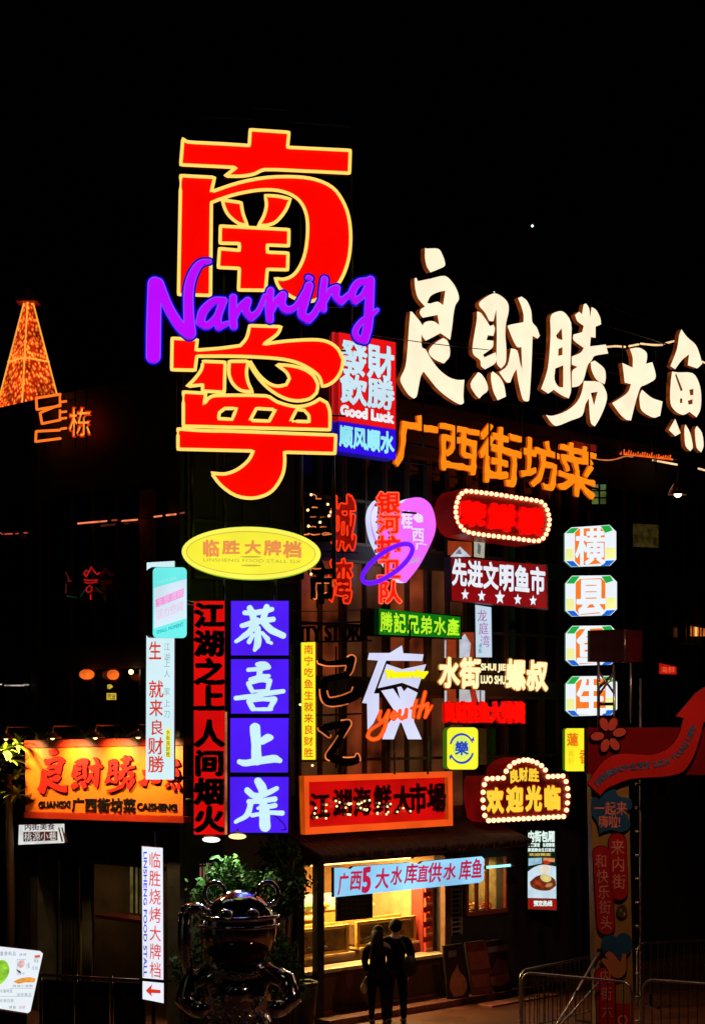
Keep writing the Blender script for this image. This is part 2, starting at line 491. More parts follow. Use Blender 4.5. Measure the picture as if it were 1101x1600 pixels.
# ------------------------------------------------------------------ corner building (right-hand front and cut corner)
WALL = P('dark_render', (.036, .03, .028), .7, 0, .4, 3, .25, 30)
BRICK = P('brown_boards', (.1, .04, .022), .6, 0, .45, 5, .3, 14, (1, 1, .12))
FRAME = P('window_steel', (.11, .08, .05), .4, .5)
PANE_W = E('warm_dim_glass', (66, 34, 16), 1.0, .8, 1.3)
PANE_R = E('russet_dim_glass', (100, 40, 17), 1.0, .85, 1.6)
PANE_D = P('dark_glass', (.008, .009, .009), .12, 0, .3, 3, .05, 6)
cb = Sign('corner_building', 'dark three storey corner building with gridded windows behind the neon signs', 'building', 460, B0.y, ANG, HY + CAMH * FPX / B0.y)
cbe = cb.e; cbe.location.z = 0
s1, s2, s3, s4, S_END = fs(469), fs(694), fs(728), fs(791), 15.0
w = MB()
def wall(a, b, z0, z1, y0=0.0, y1=.25): w.box(a, b, y0, y1, z0, z1)
wall(0, s1, 0, 3.2); wall(s1, s2, 0, .8); wall(s1, s2, 2.62, 3.2); wall(s2, s3, 0, 3.2); wall(s3, s4, 0, 1.5); wall(s3, s4, 2.5, 3.2); wall(s4, S_END, 0, 3.2)
for z0, z1 in ((3.2, 3.45), (5.5, 5.75), (7.8, 8.05), (9.75, 10.5)): wall(0.001, S_END, z0, z1, -.03, .25)
w.box(0.05, S_END, 1.6, 1.8, 3.2, 10.3)
w.build('wall', WALL, cbe)
r = MB(); r.box(-.25, S_END + .1, -.14, 8, 10.503, 10.68); r.build('roof_slab', WALL, cbe)
# one window of the curtain wall, then its copies
BW = 1.02
def make_window(h, pane):
    f = MB()
    for a in (0, BW / 2 - .022, BW - .05): f.box(a, a + (.05 if a != BW / 2 - .022 else .035), -.05, .05, 0, h)
    for z in (0, h * .44, h - .05): f.box(.051, BW / 2 - .023, -.045, .045, z, z + .05); f.box(BW / 2 + .014, BW - .051, -.045, .045, z, z + .05)
    fr = f.build('window', FRAME, cbe)
    p = MB(); p.box(.03, BW - .03, .06, .075, .02, h - .02); pn = p.build('pane', pane, fr)
    return fr
protos = {}
for row, (z0, z1) in enumerate(((3.45, 5.5), (5.75, 7.8), (8.05, 9.75))):
    for k in range(14):
        a = .08 + k * (BW + .02)
        kind = 'D'
        if row < 2 and k in (0, 1, 2): kind = 'R' if (k + row) % 2 else 'W'
        elif row < 2 and k == 3: kind = 'W'
        key = (row == 2, kind)
        if key not in protos:
            o = protos[key] = make_window(z1 - z0, {'D': PANE_D, 'W': PANE_W, 'R': PANE_R}[kind])
        else: o = copy_tree(protos[key], cbe)
        o.location = (a, .02, z0)
# cut corner
def chamf(u, d, z):                                                 # world point on the cut corner
    t = (B0 - A0).normalized(); n = Vector((t.y, -t.x)); q = A0 + t * u + n * d
    return Vector((q.x, q.y, z))
CM = (Matrix.Translation(cbe.location) @ Matrix.Rotation(cb.a, 4, 'Z')).inverted()
def cbox(mb, u0, u1, d0, d1, z0, z1):
    V = [CM @ chamf(u, d, z) for z in (z0, z1) for d in (d1, d0) for u in (u0, u1)]
    mb.add(V, [(0, 2, 3, 1), (4, 5, 7, 6), (0, 1, 5, 4), (2, 6, 7, 3), (0, 4, 6, 2), (1, 3, 7, 5)])
CLEN = (B0 - A0).length
c = MB(); cbox(c, 0, CLEN, -.25, -.005, 0, 1.55); cbox(c, .62, CLEN, -.25, -.005, 1.55, 2.75); cbox(c, 0, CLEN, -.25, -.005, 2.75, 10.498); cbox(c, 0, .1, -.25, -.005, 1.55, 2.75)
c.build('corner_wall', WALL, cbe)
c = MB(); cbox(c, .1, .62, -.2, -.19, 1.55, 2.75); gw = c.build('window', E('pink_dim_glass', (140, 92, 84), .8, .5, 3), cbe)
c = MB()
for k in range(9): cbox(c, .1 + k * .062, .118 + k * .062, -.1, -.08, 1.55, 2.75)
for z in (1.6, 2.2, 2.7): cbox(c, .1, .62, -.079, -.06, z, z + .03)
c.build('window_bars', BLACK, gw)
c = MB()
for u in (.0, .52, 1.04, 1.56): cbox(c, u, u + .05, .01, .05, 7.0, 10.2)
for z in (7.3, 8.2): cbox(c, 0, CLEN, .051, .08, z, z + .05)
c.build('corner_mullions', FRAME, cbe)

def lamp_tube(name, label, P0, P1, r, mat, cat='lamp', group=None, watt=0):
    P0, P1 = Vector(P0), Vector(P1); e = empty(name, P0); tag(e, label, cat, group)
    MB().tube([(0, 0, 0), P1 - P0], r, 8).build('tube', mat, e, True)
    d = (P1 - P0).normalized()
    MB().tube([-d * .05, d * .03], r * 1.5, 8).build('end_cap', GALV, e); MB().tube([P1 - P0 - d * .03, P1 - P0 + d * .05], r * 1.5, 8).build('end_cap', GALV, e)
    if watt:
        L_ = bpy.data.lights.new('lamp_light', 'AREA'); L_.shape = 'RECTANGLE'; L_.size = (P1 - P0).length; L_.size_y = .06; L_.energy = watt; L_.color = (1, .62, .2)
        o = bpy.data.objects.new('lamp_light', L_); COL.objects.link(o); o.parent = e; o.location = (P1 - P0) / 2 - Vector((0, 0, r * 1.3)); o.rotation_euler = (0, 0, math.atan2(d.y, d.x))
    return e
WARM = E('warm_tube', (255, 206, 110), 5, .02)
# shop inside the right-hand front
YEL = P('yellow_ply', (.62, .34, .07), .6, 0, .18, 4, .1, 20)
ROOM = P('warm_plaster', (.5, .3, .13), .8, 0, .25, 3, .15, 20)
DKW = P('dark_wood', (.09, .035, .015), .6, 0, .4, 5, .25, 20, (1, 1, .15))
rm = MB()
rm.box(s1 - .1, s2 + .1, 3.0, 3.1, 0, 2.75); rm.box(s1 - .1, s1 - .02, .251, 3.0, 0, 2.75); rm.box(s2 + .02, s2 + .1, .251, 3.0, 0, 2.75)
rm.box(s1 - .1, s2 + .1, .251, 3.0, 2.76, 2.85); rm.box(s1 - .02, s2 + .02, .251, 3.0, 0, .05)
rm.build('shop_room', ROOM, cbe)
k = MB(); k.box(s1 + .02, s2 - .02, -.13, .3, .802, .86); k.build('counter_top', P('pale_counter', (.55, .42, .3), .35), cbe)
k = MB(); k.box(s1 + .03, s2 - .03, -.03, -.004, .16, .79); k.build('counter_front', DKW, cbe)
k = MB(); k.box(s1 - .2, s2 + .3, -.06, -.004, 0.112, .15); k.build('plinth', P('red_tile', (.3, .08, .05), .4), cbe)
k = MB(); k.box(s2 - .1, s2 + .06, -.12, -.004, .112, 2.6); k.build('pillar', P('brown_pillar', (.16, .075, .035), .6), cbe)
k = MB(); k.box(s1 - .17, s1 - .001, -.12, -.004, .112, 2.7); k.build('pillar', BLACK, cbe)
k = MB(); k.box(fs(480), fs(491), -.26, -.14, .112, 2.75); k.build('post', BLACK, cbe)
gr = MB()
for q in range(16): gr.box(fs(702), fs(717), -.06, -.03, 1.2 + q * .085, 1.225 + q * .085)
for x in (fs(701), fs(717)): gr.box(x, x + .03, -.07, -.004, 1.15, 2.6)
gr.build('louvre_shutter', P('grey_slats', (.4, .33, .26), .4), cbe)
k = MB()
k.box(s3, s4, 1.2, 1.25, 1.3, 2.7); k.box(s3, s4, .251, 1.2, 1.42, 1.5); k.box(s3 - .03, s3, .251, 1.2, 1.42, 2.6); k.box(s4, s4 + .03, .251, 1.2, 1.42, 2.6); k.box(s3, s4, .251, 1.2, 2.55, 2.6)
k.build('side_room', P('olive_plaster', (.3, .24, .11), .7, 0, .5, 5), cbe)
k = MB()
for a in (s3, s3 + .26, s3 + .55, s4 - .05): k.box(a, a + .04, -.04, .03, 1.5, 2.5)
k.box(s3, s4, -.05, -.041, 1.46, 1.54); sw = k.build('window', P('red_frame', (.4, .07, .03), .5), cbe)
lamp_tube('shop_lamp', 'warm tube lamp over the fish tanks at the back of the shop', F2W(s1 + .4, -1.0, 2.68), F2W(s2 - .5, -1.0, 2.68), .035, WARM, watt=240, group='tube lamps inside the seafood shop')
lamp_tube('shop_lamp', 'warm tube lamp near the front counter of the shop', F2W(s1 + .5, -.36, 2.58), F2W(s2 - .5, -.36, 2.58), .022, WARM, watt=150, group='tube lamps inside the seafood shop')
lamp_tube('window_lamp', 'cyan tube light along the top of the small side window', F2W(s3 + .35, .12, 2.34), F2W(s4 - .02, .12, 2.34), .024, E('cyan_tube', (150, 255, 240), 1.6, .02))
lamp_tube('window_lamp', 'warm tube inside the small side window over the food', F2W(s3 + .15, -.6, 2.45), F2W(s4 - .15, -.6, 2.45), .03, E('warm_tube_small', (255, 205, 130), 5, .02), watt=16)
# tanks and shelves
GLASSW = P('tank_water', (.12, .075, .03), .15, 0, .6, 7, .1, 10)
def tank(label, sa, sb, y0, y1, z0, z1, group='fish tanks on the shop counter'):
    e = empty('fish_tank', F2W(sa, -y0, z0), cb.a); tag(e, label, 'fish tank', group)
    L_, h, D = sb - sa, z1 - z0, y1 - y0
    MB().box(.04, L_ - .04, .02, D - .02, .04, h - .06).build('water', GLASSW, e)
    f = MB()
    for a in (0, L_ - .06): f.box(a, a + .06, 0, .06, 0, h); f.box(a, a + .06, D - .06, D, 0, h)
    for z in (0, h - .05): f.box(.061, L_ - .061, -.005, .05, z, z + .05); f.box(.061, L_ - .061, D - .05, D, z, z + .05)
    f.build('frame', YEL, e)
    for q in range(5):
        x, z = random.uniform(.15, L_ - .2), random.uniform(.12, h - .18)
        m = MB().ball((x, -.012, z), (.07, .012, .025), u=8, w=6); m.add([(x + .06, -.012, z), (x + .11, -.012, z + .03), (x + .11, -.012, z - .03), (x + .1, -.006, z)], [(0, 1, 3), (0, 3, 2), (0, 2, 1), (1, 2, 3)]); m.build('fish', BLACK, e)
def stand(label, sa, sb, y0, y1, z0, z1, mat=YEL):
    e = empty('display_stand', F2W(sa, -y0, z0), cb.a); tag(e, label, 'stand', 'stepped stands behind the counter')
    MB().box(0, sb - sa, 0, y1 - y0, 0, z1 - z0 - .04).build('board', mat, e)
    MB().box(-.03, sb - sa + .03, -.04, y1 - y0, z1 - z0 - .039, z1 - z0).build('shelf', P('pale_edge', (.7, .5, .2), .5), e)
stand('low brown stand under the left fish tank', s1 + .03, fs(572), .35, .8, .06, 1.02, DKW)
stand('low brown stand under the right fish tank', fs(584), fs(672), .35, .8, .06, 1.07, DKW)
tank('left fish tank in a yellow frame with dark fish', s1 + .04, fs(568), .36, .8, 1.021, 1.5)
tank('right fish tank in a yellow frame behind the two people', fs(580), fs(672), .36, .8, 1.071, 1.52)
stand('tall yellow plywood stand behind the fish tanks', s1 + .1, fs(655), 1.2, 1.6, .06, 1.7)
stand('second yellow board on the left above the fish tank', s1 + .05, fs(560), .95, 1.15, .06, 1.6)
hd = MB(); e = empty('display_header', F2W(fs(535), -1.22, 1.705), cb.a); tag(e, 'pale lit header strip above the yellow stand', 'display')
MB().box(0, fs(652) - fs(535), 0, .12, .0, .24).build('light_box', E('pale_header', (255, 238, 170), 1.2, .3, 8), e)
for q, (x, cc) in enumerate(((.25, (60, 90, 40)), (.62, (200, 150, 60)), (1.02, (70, 110, 50)))):
    MB().ball((x, -.08, .06), (.14, .06, .06)).build('dish', P('food%d' % q, lin(cc), .5), e, True)
e = empty('drinks_rack', F2W(fs(676), -.25, .3), cb.a); tag(e, 'narrow rack of red packets beside the right tank', 'rack')
MB().box(0, .22, 0, .3, 0, 2.0).build('case', P('rack_red', (.3, .03, .02), .5), e)
for q in range(6):
    pk = MB().box(.02, .1, -.05, -.004, .3 + q * .27, .46 + q * .27).box(.12, .2, -.05, -.004, .3 + q * .27, .48 + q * .27).build('packet', P('packet_red', (.7, .08, .04), .4), e)
    MB().box(.03, .19, -.055, -.051, .34 + q * .27, .37 + q * .27).build('packet_label', P('packet_pale', (.7, .6, .4), .5), pk)
for q, (sx, cc) in enumerate(((.22, (230, 120, 40)), (.55, (240, 170, 70)), (.85, (210, 70, 40)))):
    e = empty('food_plate', F2W(s3 + sx, -.3, 1.51), 0); tag(e, ['orange snacks heaped on the left plate in the side window', 'golden snacks on the middle plate in the side window', 'red snacks on the right plate in the side window'][q], 'plate', 'plates of food in the side window')
    MB().lathe((0, 0, 0), [(0, 0), (.1, .005), (.15, .03), (.14, .03), (.09, .012), (0, .011)]).build('plate', P('white_china', (.7, .68, .62), .3), e, True)
    m = MB()
    for z in range(12): m.ball((random.uniform(-.09, .09), random.uniform(-.09, .09), .03 + random.uniform(0, .08)), (.045, .04, .03), u=8, w=6)
    m.build('food', P('snack%d' % q, lin(cc), .5), e, True)
# hanging dark board in the shop opening
b = onF('menu_board', 'dark square board hanging under the blue banner in the shop opening', 'menu board', 526, 1438, .12)
b.panel('board', [(526, 1398), (582, 1396), (582, 1434), (526, 1440)], 0, .04, P('slate', (.02, .014, .012), .7), BLACK)
for q in range(5): b.text('lettering', '今日海鲜特价'[q] + '鱼虾蟹螺贝'[q] + '鲜活时价', (532, 1403 + q * 7, 574, 1408.5 + q * 7), .042, .002, P('chalk', (.12, .09, .07), .8), w=.01, n=36)
b.posts('hook', [[(532, 1398), (532, 1380)], [(576, 1396), (576, 1380)]], .01, .02, BLACK)
# tiled awning above the shop
AW = P('awning_tiles', (.075, .03, .02), .6, 0, .5, 6, .4, 16)
aw = empty('shop_awning', F2W(-.35, 0, 2.82), cb.a); tag(aw, 'dark ribbed tile awning over the shop below the red seafood board', 'awning')
m = MB(); L_ = fs(770) + .35; n = int(L_ / .11)
for q in range(n):
    x = q * .11; jit = random.uniform(-.03, .03)
    m.tube([(x + .055, -1.0 + jit, .03 + random.uniform(-.012, .012)), (x + .055, -.5, .2), (x + .055, -.035, .42)], .058, 7)
m.build('tiles', AW, aw, True)
m = MB(); m.box(0, L_, -.98, -.9, -.05, -.025); m.box(0, L_, -.1, -.035, -.06, .3)
for q in range(6): m.box(.1 + q * L_ / 6, .15 + q * L_ / 6, -.9, -.101, -.045, -.01)
m.build('beams', DKW, aw)

# ------------------------------------------------------------------ left-hand building
lb = Sign('side_building', 'dark building left of the corner with brown ground floor and unlit pillars', 'building', 290, A0.y, LANG, HY + CAMH * FPX / A0.y)
lb.e.location.z = 0
X0 = -13.0
w = MB()
for a, b_ in ((-.32, -.02), (-3.95, -3.75), (-7.4, -7.1), (-11, -10.7)): w.box(a, b_, -.1, .3, 0, 10.3)
for z0, z1 in ((2.75, 3.3), (5.9, 6.3), (8.9, 10.5)): w.box(X0, -.019, -.05, .25, z0, z1)
w.box(X0, 0, 1.2, 1.4, 3.3, 9); w.build('wall', WALL, lb.e)
m = MB(); m.box(X0, -.05, -.12, 6, 10.503, 10.62); m.build('roof_slab', WALL, lb.e)
m = MB(); m.box(ls(203), -.33, .8, .9, 0, 2.749); m.build('timber_wall', BRICK, lb.e)
def L2W(s, d, z): return Vector((A0.x + LUX * s + LUY * d, A0.y + LUY * s - LUX * d, z))
lamp_tube('fill_lamp', 'added unseen tube lamp under the header brightening the timber wall', L2W(ls(215), -.42, 2.733), L2W(-.5, -.42, 2.733), .015, WARM, watt=5, group='added fill lamps in the left building')  # unseen lamp, added to brighten the timber wall
lamp_tube('fill_lamp', 'added unseen tube lamp brightening the ground floor room on the left', L2W(-5.2, -.9, 2.5), L2W(-3.9, -.9, 2.5), .015, WARM, watt=8, group='added fill lamps in the left building')  # also added out of sight, to lift the dark room
m = MB(); m.box(-7.1, ls(203), 1.9, 2.0, 0, 2.749); m.box(-7.1, ls(203), .3, 1.9, 2.6, 2.7); m.build('inner_wall', P('inner_brown', (.06, .035, .02), .7, 0, .5, 3), lb.e)
m = MB(); m.box(ls(146), ls(166), .8, .84, 1.75, 2.55); q = m.build('window', E('olive_dim_glass', (92, 82, 40), .9, .6, 4), lb.e)
MB().box(ls(153), ls(154.5), .77, .799, 1.75, 2.55).box(ls(160), ls(161.5), .77, .799, 1.75, 2.55).build('glazing_bar', BLACK, q)
m = MB(); m.box(ls(172), ls(196), .9, .94, .9, 2.5); m.build('door', P('grey_green_door', (.12, .12, .09), .4), lb.e)
MB().box(ls(124), ls(197), .35, .75, 1.66, 1.72).build('red_shelf', P('shelf_red', (.5, .06, .04), .4), lb.e)
cur = P('dark_curtain', (.045, .03, .02), .8)
for px0, px1 in ((40, 70), (72, 100), (104, 122)):
    a, b_ = ls(px0), ls(px1); m = MB(); N = 10
    V = []; 
    for k in range(N + 1):
        x = a + (b_ - a) * k / N; y = .3 + .06 * (k % 2)
        V += [(x, y, 0.1), (x, y, 2.7), (x, y + .02, 2.7), (x, y + .02, .1)]
    Fc = []
    for k in range(N):
        for j in range(4): Fc.append((4 * k + j, 4 * k + (j + 1) % 4, 4 * k + 4 + (j + 1) % 4, 4 * k + 4 + j))
    m.add(V, Fc); m.build('curtain', cur, lb.e, True)
m = MB()
for k in range(10): m.box(-.5 - k * .62, -.46 - k * .62, -.02, .05, 3.31, 5.89); m.box(-.5 - k * .62, -.46 - k * .62, -.02, .05, 6.31, 8.89)
for z in (4.3, 7.2): m.box(-6.5, -.33, -.019, .049, z, z + .05)
m.build('mullions', FRAME, lb.e)
for k in range(10):
    for z in (3.31, 6.31):
        MB().box(-1.07 - k * .62, -.505 - k * .62, .06, .075, z, z + 2.57).build('pane', PANE_D, lb.e)
m = MB().box(ls(222), ls(243), -.04, .02, 6.4, 8.8); m.build('red_lit_pier', P('pier_red_light', (.25, .05, .03), .7), lb.e)  # red light falling on the pier is put into its colour

# ------------------------------------------------------------------ far tower and its lights
tw = empty('far_tower', wp(975, 1130, 180)); tw.location.z = 0; tag(tw, 'barely visible dark tower block far behind the white rooftop letters', 'tower')
m = MB(); m.box(-5, 5, 0, 10, 0, 62); m.box(-3, 3, 2, 8, 62.01, 66); m.build('wall', P('tower_concrete', (.03, .03, .03), .8), tw)
for k in range(9):
    o = MB().box(-4.2 + (k % 3) * 3, -2.6 + (k % 3) * 3, -.05, .05, 38 + (k // 3) * 7, 40 + (k // 3) * 7).build('window', PANE_D, tw)
for px, py, lb_ in ((831, 353, 'tiny white beacon on the mast high above the white letters'), (772, 455, 'tiny white beacon just above the second white letter')):
    p = wp(px, py, 120); e = empty('beacon_mast', (p.x, p.y, 0)); tag(e, lb_, 'beacon', 'distant beacon lights in the night sky')
    MB().tube([(0, 0, 0), (0, 0, p.z - .15)], .2, 6).build('mast', BLACK, e)
    MB().ball((0, 0, p.z), .09).build('lamp', E('beacon', (225, 255, 245), 2.0, .0), e, True)

# ------------------------------------------------------------------ lit spire on the left roof
SY = 34.0; z0 = wp(45, 668, SY).z; zt_ = wp(45, 474, SY).z; c0 = wp(45, 668, SY)
sp = empty('lit_spire', (c0.x, c0.y, z0)); tag(sp, 'orange lit pyramid spire covered in light nets on the left roof', 'spire')
m_ = bpy.data.materials.new('light_net'); m_.use_nodes = True; t = m_.node_tree; bs = t.nodes['Principled BSDF']
tc = t.nodes.new('ShaderNodeTexCoord'); vo = t.nodes.new('ShaderNodeTexVoronoi'); vo.inputs['Scale'].default_value = 17
no = t.nodes.new('ShaderNodeTexNoise'); no.inputs['Scale'].default_value = 3.2; no.inputs['Detail'].default_value = 5
mp = t.nodes.new('ShaderNodeMapping'); mp.inputs['Scale'].default_value = (1, 1, .7)
rp = t.nodes.new('ShaderNodeValToRGB'); rp.color_ramp.elements[0].position = .1; rp.color_ramp.elements[0].color = (1, .33, .03, 1)
rp.color_ramp.elements[1].position = .62; rp.color_ramp.elements[1].color = (.22, .01, .001, 1)
k1 = rp.color_ramp.elements.new(.36); k1.color = (.75, .08, .008, 1)
mr = t.nodes.new('ShaderNodeMapRange'); mr.inputs[1].default_value = .35; mr.inputs[2].default_value = .62; mr.inputs[3].default_value = .5; mr.inputs[4].default_value = 2.6
t.links.new(tc.outputs['Object'], mp.inputs[0]); t.links.new(mp.outputs[0], vo.inputs['Vector']); t.links.new(mp.outputs[0], no.inputs['Vector'])
t.links.new(vo.outputs['Distance'], rp.inputs[0]); t.links.new(rp.outputs[0], bs.inputs['Emission Color']); t.links.new(no.outputs[0], mr.inputs[0]); t.links.new(mr.outputs[0], bs.inputs['Emission Strength'])
bs.inputs['Base Color'].default_value = (.05, .02, .01, 1)
H_ = zt_ - z0; R0, R1 = 57 * SY / FPX, 6.5 * SY / FPX
def ring(r, z): return [(r * math.cos(math.radians(a)), r * math.sin(math.radians(a)), z) for a in (-90, 0, 90, 180)]
m = MB(); V = ring(R0, 0) + ring(R1, H_); m.add(V, [(0, 1, 5, 4), (1, 2, 6, 5), (2, 3, 7, 6), (3, 0, 4, 7), (4, 5, 6, 7), (3, 2, 1, 0)]); m.build('light_net', m_, sp)
m = MB()
for k in range(4):
    m.tube([Vector(ring(R0 + .01, 0)[k]), Vector(ring(R1 + .01, H_)[k])], .017, 6)
rm_ = R1 + (R0 - R1) * .47
m.tube([tuple(q) for q in ring(rm_ + .02, H_ * .53)], .02, 6, True)
m.build('edge_lights', E('amber_rope', (255, 170, 60), 1.0), sp, True)
m = MB().box(-.22, .22, -.22, .22, H_, H_ + .07).tube([(0, 0, H_ + .07), (0, 0, H_ + .34)], [.07, .015], 8)
for k in range(6): m.tube([(.12 * math.cos(k), .12 * math.sin(k), H_ + .07), (.1 * math.cos(k), .1 * math.sin(k), H_ + .22)], .012, 5)
m.build('finial', P('finial_red', (.6, .06, .04), .5), sp)
m = MB().box(-R0 * .8, R0 * .8, -R0 * .8, R0 * .8, -(z0 - 10.6), -.01); m.build('plinth', WALL, sp)
# ------------------------------------------------------------------ big rooftop sign of two characters
RED = E('red_acrylic', (255, 4, 0), 1.0, .05); AMB = E('amber_neon', (255, 205, 95), 1.25, .04)
S = Sign('rooftop_sign', 'huge red two character rooftop sign outlined in amber neon', 'sign', 280, 25.75, 9, 785)
k = 310 / 1101
nan = [[(92,130),(120,148),(300,158),(460,168),(465,80),(680,95),(672,178),(1020,195),(1015,322),(770,310),(545,302),(490,325),(420,338),(325,338),(388,290),(80,275)],
 [(80,335),(268,345),(250,425),(400,375),(560,345),(720,342),(830,358),(920,400),(975,470),(1010,560),(1022,680),(1010,800),(975,900),(930,960),(860,1010),(790,1035),(720,1020),(660,985),(625,955),(603,905),(650,910),(700,890),(740,840),(770,760),(783,650),(778,560),(750,490),(700,445),(620,418),(520,415),(400,435),(300,465),(250,485),(245,1000),(68,995),(75,600)],
 [(310,470),(415,485),(425,545),(450,612),(400,600),(350,560),(325,520)],
 [(548,445),(620,450),(688,465),(660,530),(610,590),(560,610),(510,612),(540,560),(555,500)],
 [(300,615),(680,635),(678,725),(560,720),(560,760),(675,765),(672,858),(560,855),(550,972),(400,970),(405,850),(288,845),(295,740),(405,750),(405,712),(298,710)]]
ning = [[(68,172),(208,180),(200,238),(330,228),(445,213),(480,170),(498,102),(672,108),(650,150),(575,205),(700,188),(850,180),(930,192),(985,230),(1015,290),(1005,350),(975,400),(935,430),(900,440),(885,390),(850,355),(780,315),(690,290),(560,278),(400,272),(205,272),(195,350),(65,347)],
 [(238,300),(362,305),(357,472),(235,465),(238,430),(150,440),(195,395),(230,345)],
 [(385,300),(490,300),(480,360),(490,420),(515,470),(450,462),(405,425),(383,370)],
 [(500,300),(545,370),(600,420),(650,438),(700,430),(718,395),(700,360),(645,318),(730,325),(800,345),(850,380),(875,430),(868,475),(830,508),(760,520),(690,505),(620,465),(560,410),(510,340)],
 [(130,470),(255,478),(245,540),(270,505),(310,490),(590,492),(650,525),(740,550),(810,545),(860,525),(885,508),(925,530),(942,580),(942,680),(130,660)],
 [(325,618),(330,585),(360,562),(425,562),(400,622)], [(500,628),(535,562),(640,568),(605,632)], [(725,632),(758,568),(800,572),(825,600),(828,635)],
 [(100,675),(240,685),(400,688),(975,710),(970,812),(690,805),(692,860),(680,930),(640,1000),(590,1040),(510,1060),(420,1045),(340,990),(285,920),(360,925),(430,900),(490,850),(518,798),(100,788)]]
for nm, pol, oy in (('south_character', nan, (260, 180)), ('peace_character', ning, (250, 480))):
    LP = [smooth(zt(p, *oy, k), 36, 3) for p in pol]
    o = S.loops('letter', LP, 0, .16, RED, REDRET)
    S.tubes('neon_or_glint_outline', LP, .026, .17, AMB, parent=o, n=6)
fr = [[(290, 182), (395, 186), (395, 168), (452, 172), (452, 190), (550, 198), (549, 515)], [(290, 182), (285, 770)], [(276, 532), (276, 700), (300, 705)], [(290, 255), (548, 262)], [(276, 540), (540, 548)], [(290, 470), (548, 480)], [(300, 640), (540, 650)], [(350, 200), (350, 790)], [(470, 200), (470, 790)]]
S.posts('frame', fr, .016, -.06, STEEL)
for px in (300, 350, 470, 520): S.posts('strut', [[(px, 700), (px + 2, 905)]], .035, -.12, STEEL)

# script neon across it
S = Sign('script_sign', 'violet neon script sign reading Nanning across the red rooftop characters', 'sign', 225, 25.45, 7, 565)
k2 = .3542
NS = [[(90,150,27),(86,320,29),(84,470,29)], [(105,150,22),(150,255,19),(200,335,21),(243,368,26)], [(245,365,24),(240,280,20),(240,180,19),(258,110,17),(290,62,13),(330,52,8)],
 [(395,225,13),(350,228,14),(305,270,17),(290,320,16),(322,335,14),(365,295,13),(392,232,13)], [(390,230,14),(368,300,14),(372,342,13),(412,325,8)],
 [(436,212,14),(434,280,15),(438,338,14)], [(436,312,10),(465,255,12),(500,226,14),(492,270,14),(515,300,14),(548,270,10),(575,205,8)],
 [(600,182,14),(594,250,15),(598,308,14)], [(600,280,10),(628,225,12),(655,200,14),(650,240,14),(672,266,14),(712,250,10),(752,185,9)],
 [(770,160,16),(748,235,17),(738,285,16),(765,308,16),(795,280,12),(822,225,9)], [(766,124,9),(776,128,9)],
 [(838,132,13),(830,200,14),(832,262,13)], [(836,232,10),(865,180,11),(892,170,13),(888,205,13),(910,230,13),(950,195,9)],
 [(1030,138,13),(985,148,14),(958,195,14),(972,228,12),(1008,200,11),(1038,142,13)], [(1040,135,16),(1036,230,17),(1030,330,18),(1015,395,17)], [(1015,398,16),(985,392,12),(974,360,11),(1000,318,10),(1040,292,9),(1070,266,6)]]
NS = [zt(s_, 210, 390, k2) for s_ in NS]
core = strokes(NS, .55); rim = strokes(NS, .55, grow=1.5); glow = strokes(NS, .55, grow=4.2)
o = S.loops('letters', core, .04, .06, E('violet_acrylic', (190, 12, 255), 1.0, .06), E('violet_side', (60, 20, 200), .5))
S.loops('rim', rim, .02, .03, E('lilac_rim', (118, 84, 255), 1.0, .05), E('blue_side', (30, 10, 230), .8), o)
S.loops('halo_plate', glow, 0, .015, E('deep_blue_glow', (16, 0, 190), .8, .05), parent=o)  # emissive plate standing in for the blue halo around the script
S.posts('bracket', [[(240, 500), (320, 500)], [(300, 470), (300, 520)], [(520, 470), (575, 470)]], .02, -.1, STEEL)

# ------------------------------------------------------------------ warm white rooftop letters
WW = E('warm_white_acrylic', (255, 236, 202), 1.1, .06, 2.5); WSIDE = E('amber_return', (120, 50, 10), .8, .6, 5)
S = onF('rooftop_letters', 'row of five huge warm white brush characters standing on the right roof edge', 'sign', 625, 700, .75)
ka, kb = 240 / 1101, 271 / 1101
liang = [[(200,80),(215,84),(295,86),(325,130),(342,180),(340,210),(290,235),(238,255),(212,210),(200,150)],
 [(125,300),(137,292),(150,318),(240,300),(340,280),(395,325),(430,385),(443,445),(418,490),(405,550),(395,640),(380,738),(310,690),(255,720),(205,745),(178,705),(180,645),(205,610),(260,605),(302,632),(290,560),(235,570),(185,580),(163,550),(170,520),(200,500),(150,440),(130,370)],
 [(215,475),(240,425),(290,398),(345,385),(330,490),(290,465),(240,478)],
 [(95,535),(110,540),(185,640),(175,700),(178,790),(205,808),(240,870),(300,950),(370,1005),(430,1025),(482,1025),(475,1130),(478,1190),(455,1203),(390,1170),(300,1100),(240,1030),(190,965),(170,1000),(150,1100),(140,1145),(120,1160),(80,1130),(30,1050),(25,1010),(60,930),(75,800),(85,650)],
 [(330,725),(360,745),(378,800),(375,860),(335,908),(270,880),(230,840),(235,800),(280,755)]]
